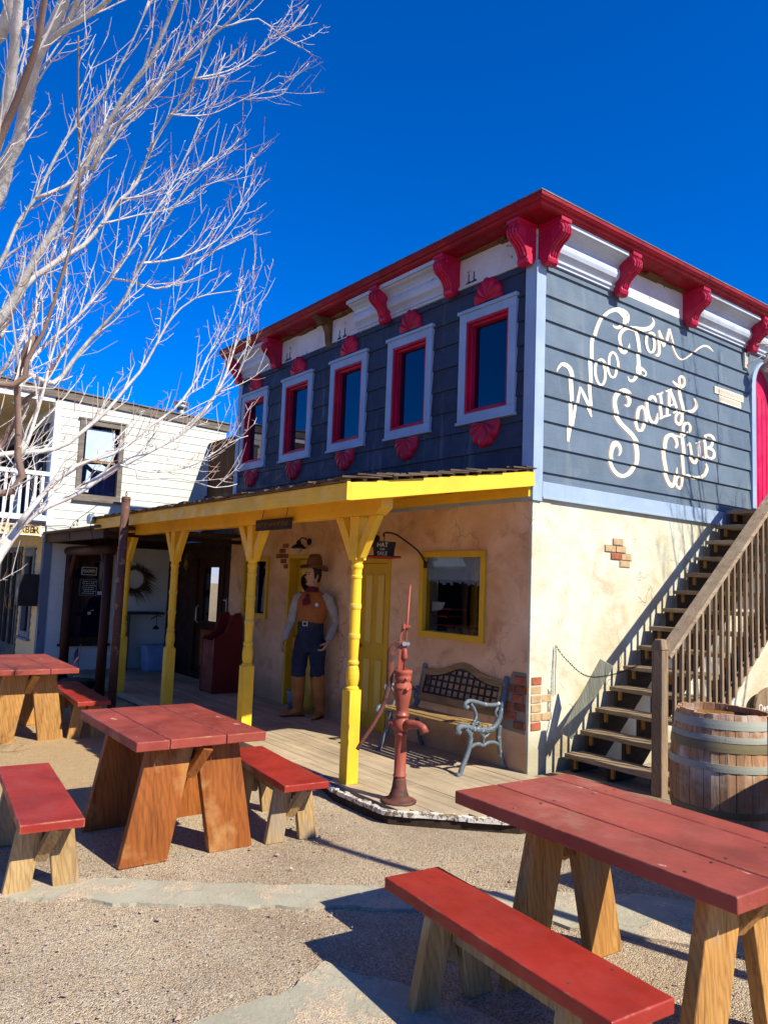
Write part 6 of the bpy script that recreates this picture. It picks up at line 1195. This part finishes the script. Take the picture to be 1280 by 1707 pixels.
# canopy with log posts
cn = thing('log_post_canopy', 'dark shop canopy on red-brown log posts between the white building and the porch', 'canopy')
m = MB(); m.box(-8.98, -5.9, -2.1, -2.04, 2.16, 2.3); m.box(-8.98, -8.9, -2.04, .05, 2.16, 2.3); m.box(-5.96, -5.9, -2.04, .05, 2.2, 2.26); m.build('edge_board', 'brownwood', cn)
m = MB(); m.box(-9.0, -5.9, -2.16, .06, 2.301, 2.325)
for i in range(60): x = -9.0+i*.052; m.tube([(x, -2.17, 2.33), (x, -.0, 2.335)], .012, 5)
m.build('roof_sheet', 'shake', cn)
m = MB(); m.tube([(-8.75, -1.78, 2.03), (-6.48, -1.78, 2.03)], [.075, .08], 14); m.build('log_beam', 'logwood', cn, smooth=True)
for x, r in ((-8.55, .075), (-6.6, .072)):
    m = MB(); m.tube([(x, -1.78, -.1), (x+.01, -1.78, 1.0), (x, -1.78, 1.95)], [r, r*.93, r*.9], 16); o = m.build('log_post', 'logwood', cn, smooth=True)
    m = MB(); m.tube([(x+.02, -1.78, 1.6), (x+.24, -1.78, 1.97)] if x < -8 else [(x-.02, -1.78, 1.6), (x-.26, -1.78, 1.97)], .045, 10); m.build('knee_brace', 'logwood', o)
m = MB(); m.box(-8.0, -7.55, -2.112, -2.1005, 2.18, 2.28); m.build('faded_name_board', 'signdark', cn)
# brown shopfront between the buildings
bf = thing('brown_shopfront', 'dark brown wooden shopfront with an arched glass door in the deep shade of the porch', 'shopfront')
bd = (-7.66, -6.68, -.02, 2.02)
m = MB(); panels(m, BROWN, -9.0, -6.21, -.1, 2.28, -.1, 0, [bd]); m.build('wall', 'darkwall', bf)
m = MB(); frame(m, BROWN, bd[0]-.08, bd[1]+.08, 0, 2.1, .09, -.04, .03); m.fbox(BROWN, bd[0]-.15, bd[1]+.15, 0, .05, 2.1, 2.16); m.build('door_frame', 'brownwood', bf)
m = MB(); panels(m, BROWN, bd[0]+.01, bd[1]-.01, 0, 2.01, -.06, -.02, [(bd[0]+.2, bd[1]-.2, .95, 1.85)]); d = m.build('door', 'brownwood', bf)
m = MB(); m.fbox(BROWN, bd[0]+.19, bd[1]-.19, -.05, -.045, .94, 1.86); m.build('glass', 'glass_clear', d)
m = MB(); m.fbox(BROWN, bd[0]-.2, bd[1]+.2, -.5, -.48, 0, 2.1); m.build('yellow_inner_wall', 'yellow_door', bf)  # wall in yellow door paint behind the door glass
m = MB(); m.fbox(BROWN, bd[0]+.22, bd[1]-.22, -.02, -.008, .2, .8); m.build('panel', 'leg_orange', d, bevel=.01)
m = MB(); m.tube([BROWN.p(bd[0]+.1, .0, .9), BROWN.p(bd[0]+.1, .04, .95), BROWN.p(bd[0]+.1, .04, 1.15), BROWN.p(bd[0]+.1, .0, 1.2)], .012, 6); m.build('handle', 'silver', d)
m = MB(); m.fbox(BROWN, -6.66, -6.48, .0, .012, 1.1, 1.36); nb = m.build('notice_board', 'paper', bf)
m = MB(); m.fbox(BROWN, -6.66, -6.48, .012, .016, 1.33, 1.38); m.fbox(BROWN, -6.64, -6.5, .012, .014, 1.12, 1.31); m.build('notice_clip', 'ironblack', nb)
m = MB(); k = 0
y0, z0, y1, z1 = -.55, 2.36, .1, 2.56
for i in range(44):
    xa = -8.4+i*.05; za = .012*math.cos(i*math.pi); xb = xa+.05; zb = -za
    m.hexa([(xa, y0, z0+za), (xb, y0, z0+zb), (xb, y1, z1+zb), (xa, y1, z1+za), (xa, y0, z0+za+.004), (xb, y0, z0+zb+.004), (xb, y1, z1+zb+.004), (xa, y1, z1+za+.004)])
m.build('corrugated_awning', 'metalroof', bf)
m = MB(); m.fbox(BROWN, -9.0, -6.23, -.7, -.62, 2.28, 3.25); m.build('upper_backing', 'darkwall', bf)
fn = thing('brown_board_wall', 'rough brown vertical board wall between the white and navy buildings', 'fence')
m = MB(); x = -8.96
while x < -6.25:
    w = random.uniform(.1, .15); m.box(x, min(x+w-.005, -6.24), .75, .775, 2.3, 4.22+random.uniform(-.01, .01)); x += w
m.build('boards', 'fencewood', fn); m = MB(); m.box(-8.97, -6.24, .735, .79, 4.235, 4.29); m.build('cap_board', 'fencewood', fn)
# wreath, shelf, bin, lantern, flag, pew
wr = thing('twig_wreath', 'round dried twig wreath hanging on the shaded white wall', 'wreath', (-8.95, -.55, 1.6))
m = MB(); rnd = random.Random(2)
for i in range(260):
    a = rnd.uniform(0, 6.28); r = rnd.uniform(.17, .25); p = Vector((rnd.uniform(-.02, .05), r*math.cos(a), r*math.sin(a))); d = Vector((rnd.uniform(-.3, .5), -math.sin(a)+rnd.uniform(-.6, .6)+.4*math.cos(a), math.cos(a)+rnd.uniform(-.6, .6)+.4*math.sin(a)))
    l = rnd.uniform(.06, .16)
    if rnd.random() < .35 and math.cos(a) > -.2: l = rnd.uniform(.15, .3); d = Vector((.1, .5+math.cos(a), -.8+math.sin(a)*.6))
    m.tube([p, p+d.normalized()*l*.6, p+d.normalized()*l+Vector((0, 0, -.01))], [.005, .004, .002], 4)
m.tube([(0, .2*math.cos(t*math.pi/12), .2*math.sin(t*math.pi/12)) for t in range(25)], .028, 8); m.build('twigs', 'dryplant', wr)
m = MB(); m.ball((.05, -.22, -.12), .04); m.ball((.06, -.17, -.17), .035); m.build('pale_bow', 'chalk', wr)
sh_ = thing('wall_table', 'narrow dark console table against the shaded white wall under the wreath', 'table', (-8.75, -.42, 0))
m = MB(); m.box(-.2, .16, -.32, .34, .98, 1.02); m.build('top', 'ironblack', sh_)
for y in (-.28, ):
    m = MB(); m.box(-.15, .08, y-.03, y+.03, 0, .98); m.build('leg', 'darktrim', sh_)
m = MB(); m.tube([(.14, .2, .98), (.14, .2, .8)], .006, 5); m.lathe([(.05, -.02), (.06, 0), (.03, .03), (.01, .05)], (.14, .2, .74), 12); m.tube([(.14, .1, .9), (.14, .2, .96), (.14, .28, .95)], .01, 5); m.build('hanging_hook', 'ironblack', sh_)
bn = thing('storage_bin', 'blue plastic storage bin on the porch floor below the wreath', 'bin', (-8.55, -.25, 0))
m = MB(); m.hexa([(-.14, -.16, .0), (.14, -.16, 0), (.14, .16, 0), (-.14, .16, 0), (-.17, -.2, .42), (.17, -.2, .42), (.17, .2, .42), (-.17, .2, .42)]); m.build('body', 'bucket', bn, bevel=.02)
m = MB(); m.box(-.18, .18, -.21, .21, .42, .45); m.build('lid', 'bucket', bn, bevel=.008)
lt = thing('porch_lantern', 'small pale hanging lantern on the brown shopfront wall', 'lantern', (-7.83, -.05, 1.92))
m = MB(); m.lathe([(.01, .14), (.02, .1), (.06, .06), (.035, .05), (.045, 0), (.045, -.06), (.06, -.07), (.03, -.1), (.012, -.14)], (0, 0, 0), 12); m.build('housing', 'brass', lt)
m = MB(); m.tube([(0, 0, .13), (0, .08, .17), (0, .14, .1)], .006, 5); m.build('hook', 'brass', lt)
fl_ = thing('small_flag', 'small striped American flag on a stick in a dark planter', 'flag', (-7.0, -2.0, G))
m = MB(); m.tube([(0, 0, .2), (.04, .02, .72)], .006, 6); m.build('stick', 'slat', fl_)
def fp(u, v): return (-.02-u*.2*.6+v*.02+.03, -.03*math.sin(u*5)-u*.04, .68-v*.2-u*.26-.05*u*u)
for i in range(7):
    m = MB(); 
    for k in range(8):
        u0, u1 = k/8, (k+1)/8; n = len(m.v)
        if i < 4 and u0 < .45: continue
        m.v += [fp(u0, i/7), fp(u1, i/7), fp(u1, (i+1)/7), fp(u0, (i+1)/7)]; m.f.append((n, n+1, n+2, n+3))
    o = m.build('stripe', 'flagred' if i % 2 == 0 else 'flagwhite', fl_, recalc=False); md = o.modifiers.new('thick', 'SOLIDIFY'); md.thickness = .002
m = MB()
for k in range(4):
    u0, u1 = k/8, (k+1)/8; n = len(m.v); m.v += [fp(u0, 0), fp(u1, 0), fp(u1, 4/7), fp(u0, 4/7)]; m.f.append((n, n+1, n+2, n+3))
o = m.build('canton', 'flagblue', fl_, recalc=False); md = o.modifiers.new('thick', 'SOLIDIFY'); md.thickness = .002
pt = thing('dark_planter', 'low dark planter bowl of dry soil under the small flag', 'planter', (-6.95, -2.02, G))
m = MB(); m.lathe([(.2, 0), (.28, .12), (.3, .2), (.27, .2), (.24, .17), (.001, .18)], (0, 0, 0), 24, cap=False); m.build('bowl', 'ironblack', pt, smooth=True)
m = MB(); m.lathe([(.26, .15), (.2, .21), (.1, .23), (.001, .24)], (0, 0, 0), 14, cap=False); m.build('soil', 'dryplant', pt)
pw = thing('red_wooden_pew', 'dark red wooden pew with a scrolled end panel at the end of the stucco wall', 'pew', (-5.92, -.32, 0))
prof = [(a*.8, b) for a, b in [(-.25, 0), (-.25, .80), (-.12, .83), (-.02, .9), (.03, 1.0), (.08, 1.1), (.16, 1.16), (.25, 1.17), (.29, 1.1), (.29, 0)]]
for x in (-.06, .33):
    m = MB(); m.prism(prof, None, lambda a, b, k: (x+(.04 if k else 0), a, b)); m.build('end_panel', 'redpew', pw, bevel=.006)
m = MB(); m.box(-.02, .33, -.18, .18, .42, .46); m.build('seat', 'redpew', pw); m = MB(); m.box(-.02, .33, .18, .2, .46, 1.12); m.build('backrest', 'redpew', pw); m = MB(); m.box(-.02, .33, -.19, -.17, .02, .76); m.build('front_panel', 'redpew', pw)
# storefront across the street (behind the camera, seen only in the glass)
sf = thing('far_storefront', 'pale blue storefront with a dark porch across the street, mirrored in the window glass', 'building', (-12, -15, G))
m = MB(); m.box(-14, 14, -8, -2.2, 0, 5.2); m.build('wall', 'greytrim', sf)
m = MB(); m.box(-14, 14, -2.2, .2, 2.62, 4.4); m.build('porch_front', 'curtain', sf)
for i in range(10):
    m = MB(); m.box(-14+i*3.1, -13.85+i*3.1, 0, .15, 0, 2.62); m.build('porch_post', 'brownwood', sf)
m = MB(); m.box(-14, 14, -2.19, -2.15, .05, 2.6); m.build('painted_shade_sheet', 'dark', sf)  # near-black sheet, the porch's shade put into its colour
# string lights along the white wall
m = MB(); P = [(-8.9, -3.6, 2.5), (-8.9, -2.7, 2.43), (-8.9, -1.9, 2.47), (-8.3, -1.9, 2.42), (-7.4, -2.1, 2.44), (-6.3, -2.25, 2.5), (-5.67, -2.26, 2.6)]
sl_ = thing('string_lights', 'thin dark wire of small unlit bulbs strung from the white building to the metal pole', 'string lights')
m.tube(cr(P, 5), .005, 5); m.build('wire', 'ironblack', sl_)
for x, y, z in ((-8.9, -2.9, 2.41), (-8.9, -2.3, 2.42), (-8.3, -1.9, 2.39), (-7.6, -2.04, 2.4), (-6.9, -2.18, 2.42)):
    m = MB(); m.lathe([(.012, .03), (.014, 0), (.012, -.005)], (x, y, z), 8); b = m.build('socket', 'darktrim', sl_)
    m = MB(); m.lathe([(.012, -.005), (.02, -.03), (.018, -.05), (.002, -.06)], (x, y, z), 8); m.build('bulb', 'porcelain', b)
tr_ = thing('junction_box', 'small grey electrical box on the left end of the porch roof edge', 'electrical box', (-6.18, -2.2, 2.42))
m = MB(); m.lathe([(.05, -.06), (.06, -.02), (.06, .04), (.03, .08)], (0, 0, 0), 12); m.build('housing', 'zinc', tr_)
m = MB(); m.tube([(0, 0, -.05), (.1, -.02, -.15), (.3, -.03, -.3)], .004, 4); m.tube([(0, 0, .05), (.08, 0, .09), (.2, -.02, .07)], .004, 4); m.build('wire', 'ironblack', tr_)

# ================================================================ TREES
def grow(limbs, rnd, dens, lift, trunk=None, spurs=True, bias=Vector((0, 0, 0))):
    """limbs: polylines (x,y,z,r). returns meshes: thick wood, thin wood, tips"""
    A, B, C = MB(), MB(), MB(); lvl2 = []
    def side(P, i, t):
        a, b = Vector(P[i][:3]), Vector(P[min(i+1, len(P)-1)][:3]); return a.lerp(b, t), P[i][3], (b-a)
    for Lb in limbs:
        P = cr(Lb, .09); P = [(x+noise.noise(Vector((x*3, y*3, z*3)))*.02, y, z+noise.noise(Vector((z*4, x*4, 5)))*.02, max(.003, r)) for x, y, z, r in P]
        A.tube([p[:3] for p in P], [p[3] for p in P], 9 if Lb[0][3] > .03 else 6)
        acc = 0
        for i in range(1, len(P)-1):
            a, b = Vector(P[i][:3]), Vector(P[i+1][:3]); d = b-a; acc += d.length
            if acc > dens*rnd.uniform(.6, 1.5):
                acc = 0; f = i/len(P); ax = d.normalized(); s = ax.orthogonal().normalized(); s = Matrix.Rotation(rnd.uniform(0, 6.28), 3, ax) @ s
                dr = (ax*.95+s*rnd.uniform(.3, .6)+Vector((0, 0, lift))+bias).normalized(); r = min(P[i][3]*.55, rnd.uniform(.005, .011)); L_ = rnd.uniform(.25, .8)*(1.15-.6*f)
                lvl2.append((a, dr, r, L_))
    for a, d, r, L_ in lvl2:
        n = max(4, int(L_/.07)); P = [a]; dd = d.copy()
        for k in range(n):
            dd = (dd+Vector((rnd.uniform(-.12, .12), rnd.uniform(-.12, .12), rnd.uniform(-.06, .12)+lift*.1))).normalized(); P.append(P[-1]+dd*L_/n)
        B.tube(P, [max(.0018, r*(1-.75*k/n)) for k in range(n+1)], 5)
        k = 1
        for j in range(1, n+1):
            if rnd.random() < .62:
                ax = (P[j]-P[j-1]).normalized(); s = Matrix.Rotation(rnd.uniform(0, 6.28), 3, ax) @ ax.orthogonal().normalized(); l = rnd.uniform(.08, .34)*(1.2-.6*j/n)
                dr = (ax*.8+s*.75+Vector((0, 0, lift*.8))).normalized(); p1 = P[j]+dr*l*.45; p2 = p1+(dr+Vector((0, 0, .25))+s*-.1).normalized()*l*.55
                (B if rnd.random() < .45 else C).tube([P[j], p1, p2], [.0028, .0022, .0012], 4)
                for q_ in (P[j].lerp(p1, .6), p1, p1.lerp(p2, .5)):
                    if rnd.random() < .55:
                        s2 = Vector((rnd.uniform(-1, 1), rnd.uniform(-1, 1), rnd.uniform(-.3, 1))).normalized(); C.tube([q_, q_+s2*rnd.uniform(.015, .05)], [.0016, .0008], 3)
            if spurs and rnd.random() < .8:
                s2 = Vector((rnd.uniform(-1, 1), rnd.uniform(-1, 1), rnd.uniform(-.3, 1))).normalized(); B.tube([P[j], P[j]+s2*rnd.uniform(.02, .06)], [.0025, .001], 3)
    return A, B, C
rnd = random.Random(21)
# join limbs that start in mid air to the nearest limb already placed
allpts = []
LB = []
for i, Lb in enumerate(LIMBS):
    s0 = Vector(Lb[0][:3]); Lb = [(p[0], p[1], p[2], p[3]*.72) for p in Lb]
    offscreen = i in (0, 1, 2, 4, 11, 13, 14, 16, 17, 29)
    if offscreen:
        base = Vector((-1.75, -5.0, 1.0)) if s0.z < 2.6 else Vector((-1.65, -4.95, 1.9)); mid = base.lerp(s0, .55)+Vector((-.1, -.05, .0)); r0 = Lb[0][3]
        Lb = [(base.x, base.y, base.z, r0*1.35), (mid.x, mid.y, mid.z, r0*1.15)]+Lb
    elif allpts:
        best = min(allpts, key=lambda p: (Vector(p[:3])-s0).length+(0 if p[2] < s0.z+.1 else 1))
        if (Vector(best[:3])-s0).length > .05: Lb = [(best[0], best[1], best[2], min(best[3], Lb[0][3]*1.1))]+Lb
    LB.append(Lb); allpts += cr(Lb, .12)
tree = thing('bare_tree', 'leafless pale-barked tree reaching in from the left edge against the blue sky', 'tree')
brown = [LB[i] for i in (2, 7, 8, 14)]; A, B, C = grow([l for l in LB if l not in brown], rnd, .1, .3, bias=Vector((rt.x, rt.y, .1))*.22); A2, B2, C2 = grow(brown, rnd, .1, .3)
tk = MB(); tk.tube(cr([(-1.95, -5.05, G-.05, .21), (-1.85, -5.03, .4, .16), (-1.75, -5.0, 1.0, .15), (-1.68, -4.97, 1.6, .14), (-1.65, -4.95, 2.0, .12)], 4) and [p[:3] for p in cr([(-1.95, -5.05, G-.05, .21), (-1.85, -5.03, .4, .16), (-1.75, -5.0, 1.0, .15), (-1.68, -4.97, 1.6, .14), (-1.65, -4.95, 2.0, .12)], 4)],
        [p[3] for p in cr([(-1.95, -5.05, G-.05, .21), (-1.85, -5.03, .4, .16), (-1.75, -5.0, 1.0, .15), (-1.68, -4.97, 1.6, .14), (-1.65, -4.95, 2.0, .12)], 4)], 18)
tk.build('trunk', 'bark', tree, smooth=True); cwn_ = A.build('crown', 'bark', tree, smooth=True, recalc=False)
A2.build('brown_limb', 'bark_brown', cwn_, smooth=True, recalc=False); B2.build('branchlets', 'twig', cwn_, recalc=False); B.build('branchlets', 'twig', cwn_, recalc=False); C.build('twig_tips', 'twigred', cwn_, recalc=False)
# a second bare tree out of frame to the right: its shadow falls on the side wall
t2 = thing('bare_tree', 'slim leafless tree beyond the right edge, its shadow falling on the side wall', 'tree', (3.9, 4.2, G))
rnd = random.Random(33); LB2 = [[(0, 0, 0, .09), (.03, .02, 1.2, .07), (.0, .0, 2.4, .06), (.02, 0, 3.6, .045)]]
for i in range(20):
    a = rnd.uniform(0, 6.28); z0 = rnd.uniform(1.6, 3.6); r = rnd.uniform(.7, 1.5); zt = rnd.uniform(5.0, 8.2)
    LB2.append([(0, 0, z0, .03), (math.cos(a)*r*.35, math.sin(a)*r*.35, z0+.5*(zt-z0)*.6, .022), (math.cos(a)*r*.7, math.sin(a)*r*.7, z0+(zt-z0)*.65, .013), (math.cos(a)*r, math.sin(a)*r, zt, .004)])
A, B, C = grow(LB2, rnd, .16, .35, spurs=False)
A.build('trunk', 'bark', t2, smooth=True, recalc=False); c_ = B.build('crown', 'twig', t2, recalc=False); C.build('twig_tips', 'twigred', c_, recalc=False)
